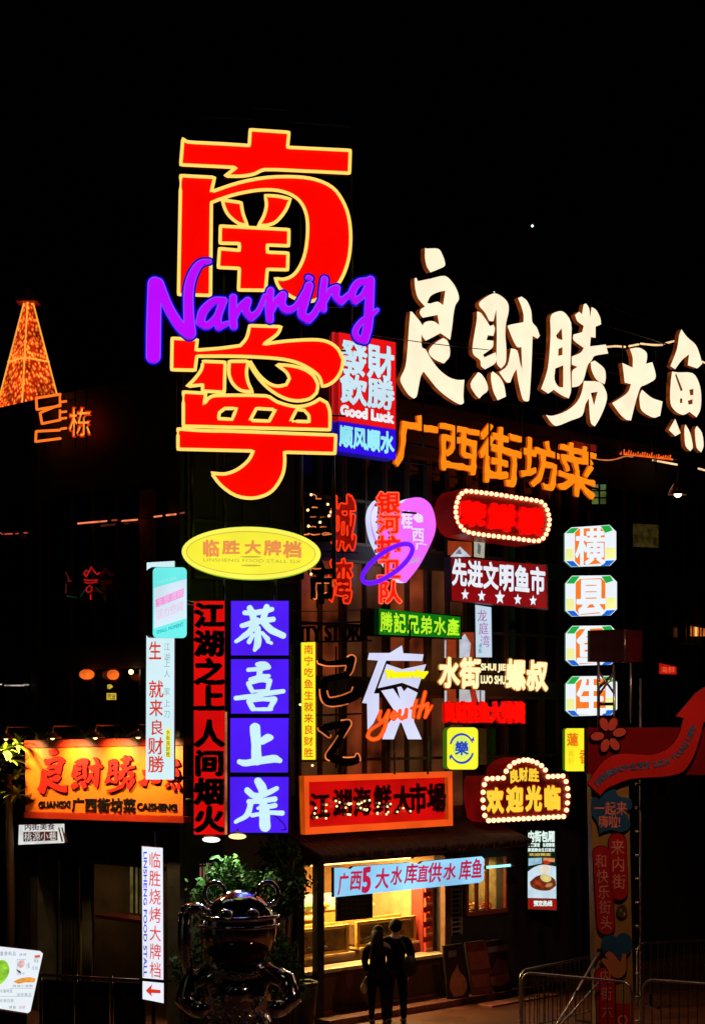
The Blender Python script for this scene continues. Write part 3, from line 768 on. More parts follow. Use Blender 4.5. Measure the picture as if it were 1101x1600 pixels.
cai = [[(590,470),(640,430),(700,405),(760,435),(795,480),(798,540),(780,620),(775,700),(782,800),(778,900),(745,945),(714,905),(714,700),(710,520),(690,605),(660,600),(630,545),(592,500)],
 [(572,535),(600,545),(640,600),(665,640),(690,630),(700,660),(690,710),(650,705),(640,740),(690,745),(685,790),(650,820),(615,845),(625,865),(706,828),(708,900),(630,950),(600,925),(595,885),(548,845),(540,790),(555,690),(570,600)],
 [(580,970),(605,985),(640,1040),(650,1100),(610,1135),(590,1160),(560,1130),(525,1055)], [(685,965),(730,1000),(765,1060),(780,1145),(720,1172),(690,1110),(675,1040),(672,985)],
 [(865,440),(890,428),(930,460),(960,530),(968,610),(1000,650),(1022,710),(1005,730),(970,710),(965,850),(958,1000),(945,1170),(925,1180),(900,1165),(870,1050),(855,950),(835,980),(810,1045),(780,1040),(730,970),(790,920),(815,800),(860,815),(880,900),(895,950),(890,790),(860,790),(830,740),(790,640),(810,630),(905,612),(905,560),(890,500)]]
sheng = [[(120,140),(160,110),(205,113),(250,180),(250,300),(245,480),(250,610),(235,660),(190,640),(140,605),(105,630),(60,600),(65,585),(100,480),(115,350),(120,240)],
 [(155,260),(190,215),(195,290),(165,280)], [(170,345),(195,335),(195,385),(168,390)], [(150,470),(200,450),(200,590),(170,585),(145,540)],
 [(275,130),(300,110),(320,125),(330,65),(345,58),(365,90),(370,150),(380,80),(410,100),(435,150),(440,190),(405,205),(405,275),(375,270),(370,330),(470,318),(485,375),(400,390),(380,420),(355,450),(330,540),(300,580),(256,590),(256,490),(290,460),(254,445),(254,395),(310,370),(330,340),(265,290),(265,255),(320,240),(330,200),(290,170)],
 [(375,430),(400,420),(460,470),(470,530),(462,570),(410,540),(380,480)],
 [(330,550),(430,556),(465,600),(478,650),(465,710),(430,790),(400,838),(375,815),(365,720),(362,660),(340,700),(320,770),(250,800),(160,835),(125,815),(90,765),(135,770),(220,740),(290,680),(320,610)], [(375,625),(418,618),(395,705)]]
da = [[(622,345),(680,338),(725,365),(732,400),(725,440),(765,430),(785,500),(780,540),(720,575),(690,590),(660,680),(630,800),(600,795),(560,760),(510,690),(560,660),(610,620),(630,570),(590,560),(575,435),(640,465),(640,400)],
 [(700,605),(760,655),(830,680),(815,770),(770,782),(700,740),(685,690),(685,640)]]
yu = [[(950,222),(985,270),(1040,320),(1065,380),(1082,440),(1050,470),(1020,460),(990,450),(998,380),(950,420),(910,475),(880,455),(920,350),(935,260)],
 [(890,490),(930,495),(1020,500),(1060,560),(1075,640),(1070,730),(1045,780),(1000,745),(960,765),(910,740),(880,690),(880,580)],
 [(1000,605),(1025,600),(1025,640),(1005,640)], [(940,660),(955,660),(955,690),(940,690)], [(990,675),(1020,665),(1020,695),(995,700)], [(915,500),(958,608),(945,615),(911,515)],
 [(910,790),(945,880),(910,900),(870,860)], [(975,825),(1005,880),(1022,970),(1005,995),(975,960),(968,860)], [(1048,835),(1080,880),(1090,960),(1075,1003),(1045,970),(1035,860)]]
BIG = [[smooth(zt(p, 620, 370, ka), 60, 3) for p in c] for c in (liang, cai)] + [[smooth(zt(p, 830, 460, kb), 60, 3) for p in c] for c in (sheng, da, yu)]
for c in BIG: S.loops('letter', c, 0, .1, WW, WSIDE)
S.posts('frame', [[(640, 520), (1101, 612)], [(640, 610), (1101, 676)], [(660, 420), (1101, 556)]] + [[(px, 470 + (px - 640) * .2), (px, 700 + (px - 640) * .1)] for px in range(660, 1101, 52)], .018, -.12, STEEL)
S.posts('back_stay', [[(px, 460 + (px - 640) * .22), (px + 30, 690 + (px - 640) * .1)] for px in range(680, 1101, 104)], .014, -.2, STEEL)

# ------------------------------------------------------------------ orange letters below
OR = E('orange_acrylic', (255, 134, 18), 1.1, .07)
S = onF('orange_letters', 'row of five orange characters along the roof edge under the white ones', 'sign', 622, 780, .45)
for ch, q in zip('广西街坊菜', ([(621,640),(688,652),(684,742),(614,730)], [(684,652),(752,666),(748,746),(682,734)], [(750,654),(818,676),(812,766),(748,752)], [(814,676),(876,694),(872,772),(812,758)], [(872,684),(934,702),(930,786),(870,768)])):
    S.text('letter', ch, q, 0, .05, OR, E('orange_return', (200, 76, 8), .8, .4), w=.021, noise=.012, n=84)
S.posts('rail', [[(622, 690), (934, 742)], [(622, 720), (934, 764)]], .02, -.05, STEEL)

# ------------------------------------------------------------------ Good Luck light box
S = Sign('light_box_sign', 'red and blue light box with Good Luck lettering beside the red rooftop characters', 'sign', 528, 27.6, 30, 718)
q = lambda u0, v0, u1, v1: [qmap([(529,519),(618,535),(618,718),(528,705)], a, 1 - b) for a, b in ((u0, v0), (u1, v0), (u1, v1), (u0, v1))]
S.panel('red_panel', q(0, 0, 1, .742), 0, .3, E('box_red', (238, 18, 22), 1.0, .1), E('box_red_side', (170, 14, 16), .8))
S.panel('blue_panel', q(0, .748, 1, 1), 0, .3, E('box_blue', (46, 10, 226), 1.0, .2), E('box_blue_side', (16, 8, 120), .8))
BW_ = E('cool_letter', (206, 232, 246), 1.0, .08)
for t_, a in (('發財', (.03, .045, .97, .34)), ('飲勝', (.03, .33, .97, .59))): S.text('lettering', t_, q(*a), .3, .03, BW_, w=.036, n=72, noise=.008, gap=-.02)
S.text('lettering', 'Good Luck', q(.03, .60, .97, .70), .3, .03, E('white_letter', (250, 240, 244), 1.0), w=.075)
S.text('lettering', '顺风顺水', q(.02, .77, .97, .96), .3, .03, E('cyan_letter', (150, 232, 246), 1.0), w=.045, n=64, noise=.008)
S.panel('edge_strip', [(518,519),(524,519),(524,652),(518,652)], .1, .04, E('strip_red', (196, 30, 34), 1.0)); S.panel('edge_strip', [(518,658),(524,658),(524,690),(518,690)], .1, .04, E('strip_blue', (22, 16, 170), 1.0))

# ------------------------------------------------------------------ roof neon on the left: outlined three and second character
S = onL('neon_characters', 'orange outlined neon characters on the left roof beside the lit spire', 'sign', 55, 695, .5)
ORN = E('orange_neon', (255, 112, 30), 1.25, .1)
S.tubes('neon_numeral', [[(95,616),(57,622),(58,640),(95,634)], [(95,632),(63,645),(66,662),(95,656)], [(95,652)] * 0 or [(94,672),(57,674),(56,690),(95,685)]], .022, 0, ORN, closed=False)
S.tubes('neon_numeral', [[(94,616),(94,634)], [(94,656),(94,640)]], .018, .0, ORN, closed=False)
S.tubes('neon_numeral', [[(96, y), (104, y - 1)] for y in (628, 644, 654, 670)], .02, 0, ORN, closed=False)
o = S.text('letter', '栋', (108, 636, 143, 683), 0, .05, E('amber_face', (255, 150, 50), 1.0, .4, 8), w=.0, n=64, halo=(E('red_halo', (224, 46, 8), 1.0), .05))
S.posts('frame', [[(60, 700), (60, 620)], [(94, 700), (94, 620)], [(118, 700), (118, 610)], [(135, 700), (135, 604)], [(55, 660), (140, 655)]], .012, -.08, STEEL)

# ------------------------------------------------------------------ red vertical sign, blue light boxes
RDK = E('deep_red_panel', (226, 12, 10), .9, .22, .9)
S = Sign('vertical_sign', 'tall red vertical sign with eight black brush characters beside the blue boxes', 'sign', 302, 25.9, 0, 1304)
S.panel('panel', (303, 939, 351, 1304), 0, .14, RDK, RET)
S.panel('edge_strip', (351.5, 1112, 355, 1304), .0, .1, E('warm_edge', (210, 120, 70), .6, .8, 3))
for ch, y0, y1 in (('江', 941, 981), ('湖', 984, 1026), ('之', 1028, 1071), ('上', 1070, 1112), ('人', 1124, 1168), ('间', 1171, 1213), ('烟', 1215, 1258), ('火', 1259, 1301)):
    S.text('letter', ch, (303, y0, 351, y1), .14, .06, P('black_letter', (.01, .006, .006), .35), w=.05, noise=.012, n=80)
S.posts('bracket', [[(303, 960), (290, 960)], [(303, 1250), (290, 1250)]], .03, -.02, BLACK)
BLU = E('blue_light_box', (78, 28, 246), 1.0, .16, 1.4); CY = E('cool_white_letter', (205, 242, 250), 1.0, .05); BFR = E('blue_frame_glow', (14, 6, 110), .8, .3)
S = Sign('stacked_light_box', 'column of four square blue light boxes with pale brush characters', 'sign', 360, 25.95, 1.5, 1304)
S.panel('case', [(357.5, 936), (454, 936), (453, 1304), (357, 1304)], -.12, .2, BLACK, BLACK)
st4 = [(280, 920, [[(552,150,24),(575,205,27),(580,240,24)], [(684,142,24),(668,190,25),(655,235,24)], [(512,188,18),(610,186,22),(725,160,18)], [(492,288,19),(600,258,22),(735,238,20)], [(612,250,26),(545,340,24),(445,410,14)], [(650,250,26),(715,318,28),(812,366,24)], [(612,310,24),(614,420,28),(590,478,16)], [(575,360,15),(545,415,18)], [(648,345,14),(690,392,20)], [(690,412,14),(720,425,14)]]),
 (280, 920, [[(612,592,18),(660,590,24),(690,600,20)], [(632,590,24),(625,690,22)], [(540,632,16),(620,625,18),(700,612,18)], [(555,708,16),(640,685,18),(700,680,14)], [(540,740,20),(570,800,18)], [(560,735,14),(640,712,18),(708,720,20)], [(704,730,20),(688,800,16)], [(580,800,12),(690,795,12)], [(442,855,18),(600,836,20),(720,812,20),(812,800,18)], [(545,880,22),(575,935,22)], [(560,872,16),(650,862,16),(745,862,22)], [(740,875,22),(708,935,20)], [(580,942,14),(720,940,14)]]),
 (280, 1110, [[(592,140,42),(600,260,38),(604,390,40)], [(648,242,26),(690,215,32),(718,212,18)], [(470,400,20),(520,412,26),(620,395,28),(740,378,30),(785,392,20)]]),
 (280, 1110, [[(616,555,30),(645,600,36),(655,650,32)], [(532,625,24),(590,668,24),(680,650,22),(762,608,18)], [(545,712,20),(640,708,20),(745,692,22)], [(562,715,22),(530,815,22),(440,872,14)], [(615,765,12),(750,742,20)], [(570,820,16),(690,800,16),(805,802,20)], [(662,755,40),(668,850,42),(670,905,44)]])]
for q_, (ox, oy, stt) in zip(([(361,939),(451,939),(451,1024),(361,1024)], [(361,1030),(451,1030),(451,1115),(361,1115)], [(360,1122),(451,1122),(450,1207),(360,1207)], [(359.5,1214),(451,1214),(450,1301),(359.5,1301)]), st4):
    o = S.panel('panel', q_, .08, .05, BLU, BFR)
    S.loops('letter', strokes([zt(x, ox, oy, .2) for x in stt], .35, noise=.25, seed=3), .13, .025, CY, E('cyan_return', (60, 170, 230), .8), o)
S.posts('cable', [[(428, 1274), (436, 1280), (444, 1288), (447, 1296), (440, 1297)]], .008, .16, BLACK)

# ------------------------------------------------------------------ yellow oval
S = Sign('oval_sign', 'glowing yellow oval sign with orange characters above the blue boxes', 'sign', 284, 25.35, 3, 906)
S.loops('panel', [ellipse(392.5, 864, 108.5, 41, 1.2, 56)], 0, .2, E('oval_yellow', (252, 246, 88), 1.02, .05), E('oval_rim', (150, 190, 30), .9))
S.loops('border_line', [ellipse(392, 864, 101, 34, 1.2, 56), ellipse(392, 864, 99.9, 33, 1.2, 56)], .2, .004, E('olive_line', (206, 176, 50), .9))
S.loops('inner_panel', [ellipse(392, 864, 99.8, 32.9, 1.2, 56)], .2, .002, E('oval_inner', (250, 240, 62), 1.0, .06))
OL = E('orange_letter', (238, 146, 78), 1.0)
for ch, q in zip('临胜大牌档', ((316,843,343,870), (347,844,375,866), (382,844,408,866), (412,844,440,868), (442,845,472,872))): S.text('letter', ch, q, .203, .012, OL, w=.04, n=64)
S.text('lettering', 'LINSHENG FOOD STALL GX', [(318,872),(470,875),(470,880),(318,877)], .203, .006, E('ochre_letter', (196, 176, 60), .9), w=.0, n=40)
S.loops('ornament', [ellipse(392, 870, 16, 1.2, 0, 20)], .203, .005, E('ochre_letter', (0, 0, 0))); S.loops('ornament', [ellipse(392, 883.5, 16, 1.3, 0, 20)], .203, .005, E('ochre_letter', (0, 0, 0)))
S.posts('bracket', [[(350, 900), (350, 938)], [(430, 895), (430, 938)]], .02, .02, STEEL)

# ------------------------------------------------------------------ teal rounded light box and long white sign
S = Sign('white_vertical_sign', 'long white vertical light box with red brush characters behind the teal one', 'sign', 228, 25.1, 0, 1218)
S.panel('panel', [(229.5, 879), (273, 876.5), (272, 1218), (228, 1218)], 0, .2, E('cool_white_box', (212, 240, 247), 1.0, .05), RET)
RL = E('red_letter', (226, 58, 34), .9); GL = E('grey_letter', (130, 186, 190), .9)
for ch, q in zip('生就来良财勝', ((232,1001,253,1032), (232,1062,256,1091), (233,1092,255,1120), (234,1124,256,1149), (231,1151,256,1180), (231,1180,257,1208))): S.text('letter', ch, q, .2, .006, RL, w=.012, noise=.008)
for ch, y in zip('江湖上人家上刀', (1004, 1020, 1030, 1046, 1074, 1092, 1109)): S.text('letter', ch, (256, y, 266, y + 13), .2, .004, GL, w=.0, n=48)
S.panel('tag', (258.5, 1139, 267, 1184), .2, .004, E('tag_yellow', (250, 246, 90), 1.0)); S.text('lettering', '水街良财胜', (259.5, 1140, 266, 1183), .204, .003, E('olive_letter', (110, 100, 30), .8), vert=True, w=.01, n=40)
S.posts('bracket', [[(272, 1216), (300, 1216)], [(272, 930), (300, 930)]], .025, .03, BLACK)
S = Sign('rounded_light_box', 'small teal and white rounded light box in front of the long white sign', 'sign', 239, 24.5, 16, 997)
S.loops('case', [rrect(232, 886, 291, 996, 7)], 0, .199, P('teal_black', (.01, .03, .035), .3), P('teal_black', (0, 0, 0)))
TQ = E('teal_light', (112, 240, 236), 1.0, .06)
S.loops('panel', [rrect(239, 886.5, 292, 997, 7)], .2, .03, TQ, RET)
S.loops('white_band', [[(240.5, 918.5), (291.5, 904.5), (291.5, 966), (240.5, 982)]], .23, .004, E('pale_band', (216, 236, 250), 1.0))
S.loops('pink_band', [[(243.5, 937), (287.5, 919), (287, 932), (244, 949)]], .234, .004, E('pink_band', (250, 150, 220), 1.0, .1))
S.text('lettering', '生態酒館', [(245, 936.5), (287, 919.5), (286.5, 931.5), (245.5, 948)], .238, .003, E('pale_letter', (246, 214, 246), 1.0), w=.0)
S.text('lettering', '活力空间', [(244, 954), (287, 938), (287, 954), (244, 970)], .234, .003, E('rose_letter', (246, 196, 236), 1.0), w=.01)
S.text('lettering', 'SNACK BAR', [(245, 908), (276, 900), (276, 905), (245, 913)], .231, .003, E('pale_teal_letter', (160, 246, 240), 1.0), w=.02)
S.text('lettering', 'SMALL MOMENT', [(245, 985), (287, 972), (287, 978), (245, 991)], .231, .003, E('dark_teal_letter', (40, 180, 190), 1.0), w=.03)
S.posts('arm', [[(292, 941), (302, 943)]], .03, .0, GALV)

# ------------------------------------------------------------------ yellow-lit shop board on the left front
S = onL('shop_board', 'wide amber shop board with large red characters on the left building', 'sign', 40, 1284, .35)
bq = lambda u, v: qmap([(40, 1169), (286, 1165), (286, 1275), (40, 1268)], u, 1 - v)
S.loops('board', [[bq(0, 0), bq(1, 0), bq(1, 1), bq(0, 1)]], 0, .08, P('amber_board', (.95, .2, .015), .5, 0, .06, 2, .02), REDRET)
RB = P('red_board', (.62, .035, .012), .4, 0, .12, 4, .03)
S.loops('top_box', [[(38, 1157), (287, 1152), (287, 1164), (38, 1168.5)]], -.02, .16, RB, RB)
S.loops('bottom_box', [[(38, 1269), (287, 1276), (287, 1286), (38, 1278)]], -.02, .16, RB, RB)
for c in BIG:
    flat = [p for l in c for p in l]
    S.loops('letter', [[(58 + (p[0] - 625) * .4737, 1174 + (p[1] - 388 - (p[0] - 625) * .27) * .2887 + (p[0] - 625) * .012) for p in l] for l in c], .08, .035, E('red_lit_letter', (255, 4, 0), 1.0, .05), P('deep_red_return', (.12, .004, .003), .7, spec=.1))
BLK = P('black_letter', (0, 0, 0))
S.text('lettering', 'GUANGXI', [(60, 1252), (110, 1251), (110, 1262), (60, 1263)], .082, .012, BLK, w=.035)
S.text('lettering', '广西街坊菜', [(112, 1246), (212, 1247), (212, 1272), (112, 1269)], .082, .012, BLK, w=.03)
S.text('lettering', 'CAISHENG', [(214, 1254), (276, 1256), (276, 1268), (214, 1266)], .082, .012, BLK, w=.035)
for q, px in enumerate((55, 128, 195, 262)):
    o = MB(); x, z = S.L((px, 1156 - (px - 55) * .012))
    o.lathe((x, -.6, z + .02), [(.02, .1), (.05, .1), (.14, .02), (.15, 0), (.13, 0), (.04, .07)], 14).tube([(x, -.6, z + .12), (x, -.58, z + .22), (x, -.1, z + .22), (x, .02, z + .1)], .012, 5)
    lo = o.build('gooseneck_lamp', P('lamp_brass', (.5, .3, .1), .35, .6), S.e, True)
    MB().ball((x, -.6, z + .035), .04, u=10, w=8).build('bulb', E('warm_bulb', (255, 214, 120), 6, 0), lo, True)
    L_ = bpy.data.lights.new('lamp_light', 'SPOT'); L_.energy = 165; L_.color = (1, .7, .26); L_.spot_size = math.radians(125); L_.spot_blend = .8; L_.shadow_soft_size = .05
    LO = bpy.data.objects.new('lamp_light', L_); COL.objects.link(LO); LO.parent = S.e; LO.location = (x, -.6, z - .01); LO.rotation_euler = (math.radians(42), 0, 0)

# small lit panel behind the curtains, vertical white arrow sign
S = onL('small_light_box', 'small white light box with dark red characters under the amber board', 'sign', 29, 1320, .35)
S.panel('panel', [(30, 1289), (101, 1287), (101, 1317), (29, 1320)], 0, .08, E('pale_box', (222, 226, 224), .9, .15, 6), RET)
S.panel('dark_band', [(37, 1300), (90, 1299), (90, 1313), (37, 1315)], .08, .004, E('maroon', (86, 22, 18), .6))
S.text('lettering', '桃源小巷', [(38, 1300), (89, 1299), (89, 1313), (38, 1315)], .084, .004, E('pale_box', (0, 0, 0)), w=.0, n=48)
S.text('lettering', '内街美食', [(38, 1287), (86, 1286), (86, 1297), (38, 1298)], .08, .004, E('maroon', (0, 0, 0)), w=.01, n=48)
for a in (91, 96): S.loops('stripe', [[(a, 1293), (a + 2, 1293), (a + 8, 1315), (a + 5.5, 1315)]], .08, .004, E('maroon', (0, 0, 0)))
S = Sign('arrow_sign', 'narrow white vertical light box with red characters and a red arrow at its foot', 'sign', 222, 24.2, 14, 1567)
WB = E('white_box', (238, 240, 252), 1.0, .05)
S.panel('panel', [(222, 1322.5), (254.5, 1325), (255.5, 1531), (223, 1528)], 0, .2, WB, RET)
S.panel('arrow_panel', [(223, 1533), (256, 1536), (256, 1567.5), (223, 1561)], 0, .2, WB, RET)
for q, ch in enumerate('临胜烧烤大牌档'): S.text('letter', ch, [(232.5 + q * .2, 1330 + q * 28.6), (251.5 + q * .2, 1331.5 + q * 28.6), (251.5 + q * .2, 1358 + q * 28.6), (232.5 + q * .2, 1356 + q * 28.6)], .2, .005, E('rose_red_letter', (226, 70, 62), .95), w=.004)
S.text('lettering', 'LINSHENG FOOD STALL', [(230, 1331), (230, 1526), (224.5, 1526), (224.5, 1331)], .2, .004, E('blue_letter', (56, 66, 220), .9, .5, 3), w=.02, n=48)
S.loops('arrow', [[(228, 1548), (238, 1538), (236.5, 1545.5), (251, 1547), (251, 1552), (236.5, 1551.5), (238, 1557.5)]], .2, .005, RL)
S.posts('post', [[(240, 1300), (240, 1640)]], .03, -.12, BLACK)
S.posts('clamp', [[(219, 1530), (268, 1533)]], .018, .1, STEEL)

# menu board, bottom left
S = Sign('menu_stand', 'tilted bright white menu light board with a green dish at the lower left', 'menu board', -25, 22.0, 10, 1600)
S.loops('panel', [[(-25, 1476), (63, 1486), (67.5, 1490), (48, 1580), (44, 1583), (-25, 1572)]], 0, .08, E('menu_white', (234, 242, 248), 1.0, .05), RET)
S.loops('dish_photo', [smooth([(-8, 1505), (4, 1500), (12, 1505), (15, 1518), (8, 1532), (-2, 1540), (-14, 1530)], 60)], .08, .004, E('salad_green', (150, 214, 60), .9, .45, 14))
S.loops('dish_photo', [smooth([(21, 1534), (32, 1529), (46, 1527), (56, 1529), (54, 1535), (40, 1535), (30, 1537)], 60)], .08, .004, E('fried_gold', (240, 160, 66), .95, .3, 14))
S.loops('dish_photo', [smooth([(30, 1502), (38, 1500), (39, 1508), (33, 1513), (27, 1510)], 60)], .08, .004, E('meat_pink', (236, 188, 184), .95, .3, 20))
S.loops('dish_photo', [[(25, 1514), (32, 1517), (34, 1521), (30, 1520)]], .08, .004, E('dark_red_mark', (110, 50, 50), .8)); S.loops('dish_photo', [[(54, 1493), (63, 1492), (63, 1496), (55, 1497)]], .08, .004, E('sauce_red', (226, 110, 70), .9))
MG = E('menu_grey', (130, 150, 170), .9)
for (t_, q) in (('夏季新品', (0, 1486, 26, 1494)), ('烧烤', (30, 1489, 42, 1494)), ('小串', (41, 1502, 47, 1515)), ('特色', (53, 1499, 61, 1505)), ('生蚝', (50, 1509, 60, 1516)), ('茄子', (28, 1519, 40, 1524)), ('炭烧小海鲜', (20, 1538, 52, 1543)), ('冰镇啤酒', (0, 1545, 20, 1552)), ('凉拌青瓜', (26, 1551, 50, 1557)), ('砂锅白粥', (0, 1560, 22, 1567)), ('招牌', (30, 1571, 40, 1577)), ('烤鱼', (14, 1571, 26, 1577))): S.text('lettering', t_, q, .08, .003, MG if t_ != '招牌' else E('menu_red', (226, 120, 130), .9), w=.0, n=44, gap=.1)
for a in ((27, 1499, 41, 1499.6), (27, 1499, 27.6, 1524), (52, 1498, 62, 1498.6), (16, 1544, 52, 1544.5), (-20, 1556.5, 50, 1557)): S.panel('rule', a, .08, .002, MG)
S.loops('base', [[(-25, 1575), (43, 1585), (40, 1640), (-25, 1640)]], -.1, .12, P('red_brown_base', (.12, .02, .012), .5), BLACK)
# ------------------------------------------------------------------ unlit and neon characters near the corner windows
GLOSS = P('gloss_black_letter', (.02, .012, .01), .1, .4, .3, 5, .05, 8)
NR = E('red_orange_neon', (255, 52, 16), 1.25, .12); NRD = E('dim_red_face', (150, 16, 8), .8, .4, 4)
S = onF('hanging_letters', 'glossy black brush characters with red neon outlines right of the yellow oval', 'sign', 478, 945, .7, 20)
GLINT = E('orange_glint', (236, 120, 64), .9, .9, 3)
for ch, q in (('鱼', (472, 772, 522, 850)), ('市', (484, 878, 524, 944))):
    o = S.text('unlit_letter', ch, q, 0, .12, GLOSS, GLOSS, w=.035, noise=.01)
    S.tubes('neon_or_glint_outline', [l[i:i + max(4, len(l) // 8)] for l in S.text_loops(ch, q, .03, noise=.01) for i in range(0, len(l) - 4, max(8, len(l) // 3))], .01, .13, GLINT, closed=False, parent=o, n=5)  # no neon here: glowing arcs stand in for glints on the strokes
for ch, q in (('城', (516, 772, 556, 862)), ('湾', (513, 872, 551, 944))):
    o = S.text('neon_letter', ch, q, .0, .08, NRD, GLOSS, w=.03, noise=.012)
    S.tubes('neon_or_glint_outline', S.text_loops(ch, q, .03, noise=.012), .013, .09, NR, parent=o, n=5)
S.posts('frame', [[(495, 768), (495, 950)], [(535, 768), (535, 950)], [(470, 860), (560, 864)]], .014, -.03, BLACK)
S.bulbs([(486, 773), (481, 797), (500, 816), (482, 822), (512, 788), (517, 800), (486, 897), (514, 806)], .022, .15, E('fairy_bulb', (255, 222, 150), 2.2, .0))
S = onF('store_letters', 'thin dark metal letters spelling a city store across the brown windows', 'sign', 456, 1004, .3)
S.text('lettering', 'CITY STORE', [(456, 979), (574, 974), (574, 1000), (456, 1003)], 0, .05, BLACK, BLACK, w=.012)
S.posts('rail', [[(452, 1004), (580, 1001)], [(452, 976), (580, 971)]], .016, .02, BLACK)
S = onF('brush_letters', 'two large glossy dark brush characters hanging before the brown windows', 'sign', 495, 1200, .6, 15)
b1 = [[(500,1033,5),(512,1037,4),(540,1034,6),(549,1030,7)], [(549,1030,7),(545,1048,6),(538,1056,4)], [(508,1062,5),(525,1058,5),(542,1056,5)], [(508,1062,5),(505,1080,6),(512,1096,7),(535,1094,8),(555,1086,8),(553,1076,3)]]
b2 = [[(500,1140,3),(512,1136,6),(530,1132,6),(543,1130,6)], [(543,1131,6),(530,1155,5),(514,1180,6)], [(514,1182,6),(535,1190,7),(556,1188,6),(558,1180,3)], [(500,1138,4),(514,1150,3)]]
GLINT = E('orange_glint', (236, 120, 64), .9, .9, 3)
for b in (b1, b2):
    lp = strokes(b, .4)
    o = S.loops('letter', lp, 0, .14, GLOSS, GLOSS)
    arcs = [[p for p in l][i:i + max(4, len(l) // 7)] for l in lp for i in range(0, len(l) - 4, max(6, len(l) // 4))]
    S.tubes('neon_or_glint_outline', arcs, .012, .15, GLINT, closed=False, parent=o, n=5)  # glints along the dark brush strokes, added as glowing arcs, not neon
S.posts('frame', [[(525, 1010), (525, 1200)], [(492, 1118), (566, 1115)]], .016, -.04, BLACK)
S = onF('yellow_strip_sign', 'narrow yellow vertical light box with red brush characters right of the blue boxes', 'sign', 470, 1188, .55, 5)
S.panel('panel', [(470.5, 1004), (492.5, 1003), (493, 1187), (472, 1187)], 0, .14, E('strip_yellow', (255, 238, 40), 1.02, .06), E('strip_edge', (110, 150, 20), .7))
for q, ch in enumerate('南宁吃鱼生就来良财胜'): S.text('letter', ch, (474.5, 1007 + q * 17.9, 489.5, 1022.5 + q * 17.9), .14, .004, E('vermilion_letter', (224, 84, 24), .95), w=.012, n=48, noise=.008)
S.bulbs([(469, 1101), (488, 1196)], .02, .1, E('fairy_bulb', (0, 0, 0)))

# heart, planet sign, green sign, night sign
S = onF('heart_sign', 'pink heart shaped light box with white characters behind the red planet sign', 'sign', 578, 912, .35, 32)
hp = smooth(zt([(545,300),(552,220),(580,165),(620,135),(690,140),(765,165),(800,140),(870,124),(930,137),(982,190),(1010,290),(1005,380),(960,490),(890,620),(800,735),(752,722),(700,660),(640,570),(572,430)], 460, 750, .218), 60, 4)
S.loops('heart', [hp], 0, .16, E('heart_pink', (236, 104, 252), 1.1, .06), E('heart_edge', (214, 220, 255), 1.0))
S.loops('white_crescent', [smooth(zt([(548,300),(555,225),(585,170),(612,150),(596,200),(590,290),(600,380),(615,450),(580,420)], 460, 750, .218), 60, 3)], .16, .005, E('crescent', (226, 232, 255), 1.0))
HW = E('heart_white', (246, 226, 252), 1.0)
S.text('lettering', '桂', zt([(760,215),(845,220),(845,355),(765,350)], 460, 750, .218), .16, .006, HW, w=.035)
S.text('lettering', '西', zt([(835,335),(930,340),(930,450),(840,440)], 460, 750, .218), .16, .006, HW, w=.03)
S.text('lettering', '广', zt([(855,440),(950,450),(950,510),(865,500)], 460, 750, .218), .16, .006, HW, w=.03)
S.loops('blossom', [smooth(zt([(845,270),(870,235),(915,255),(920,300),(880,305)], 460, 750, .218), 60, 3)], .16, .006, HW)
S.text('lettering', 'LOVE IN GUANGXI', zt([(790,560),(900,555),(890,590),(795,605)], 460, 750, .218), .16, .006, HW, w=.0)
S = onF('planet_sign', 'red neon column of five characters ringed by a violet planet hoop', 'sign', 588, 945, .8, 22)
for q, (ch, qq) in enumerate(zip('银河护卫队', ((588,768,625,803), (590,803,625,834), (588,836,627,876), (588,872,626,905), (590,907,627,943)))):
    o = S.text('letter', ch, qq, 0, .1, E('red_neon_face', (244, 28, 12), 1.0, .1), E('red_neon_side', (130, 10, 6), .8), w=.04)
    S.tubes('neon_or_glint_outline', S.text_loops(ch, qq, .045), .011, .11, E('coral_neon', (255, 96, 60), 1.2), parent=o, n=5)
S.tubes('ring', [ellipse(605, 880.5, 46.5, 17.5, -36, 44)], .042, .22, E('violet_neon', (112, 22, 255), 1.1, .08))
S.posts('bracket', [[(608, 768), (608, 735)], [(628, 800), (650, 802)]], .018, -.03, BLACK)
S = onF('green_sign', 'dark green light box with six lime brush characters', 'sign', 578, 998, .6)
S.panel('panel', [(592, 951), (719, 964), (719, 997), (592, 991)], .02, .12, E('green_box', (12, 118, 22), .95, .12, 3), E('green_side', (6, 40, 10), .5))
S.panel('case', [(576, 950), (721, 962), (721, 999), (576, 993)], -.2, .21, BLACK, BLACK)
S.text('lettering', '勝記兄弟水產', [(593, 953), (718, 966), (718, 995), (593, 989)], .14, .02, E('lime_letter', (176, 236, 40), 1.05), w=.03, noise=.012, gap=.06)
S = onF('night_sign', 'tall pale cut-out night character crossed by yellow and orange script neon', 'sign', 566, 1160, .75, 12)
k3 = .1635
PW = E('pale_lilac_face', (212, 216, 246), 1.02, .1, 1.5); PWS = P('lilac_return', (.12, .1, .12), .5)
for p in ([(345,185),(540,185),(658,112),(672,188),(865,198),(852,262),(508,258),(390,572),(440,572),(440,740),(385,860),(330,920),(325,668),(278,662),(430,258),(330,250)],
          [(512,290),(660,340),(890,292),(810,527),(660,470),(428,522)], [(460,545),(575,525),(640,625),(612,512),(650,505),(678,552),(710,515),(808,565),(765,680),(775,845),(848,1010),(715,1010),(655,855),(640,850),(580,1010),(470,1010),(520,870),(600,760),(560,700)]):
    S.loops('letter', [zt(p, 520, 990, k3)], 0, .12, PW, PWS)
yl = zt([(480,455),(500,345),(915,340),(905,430)], 520, 990, k3)
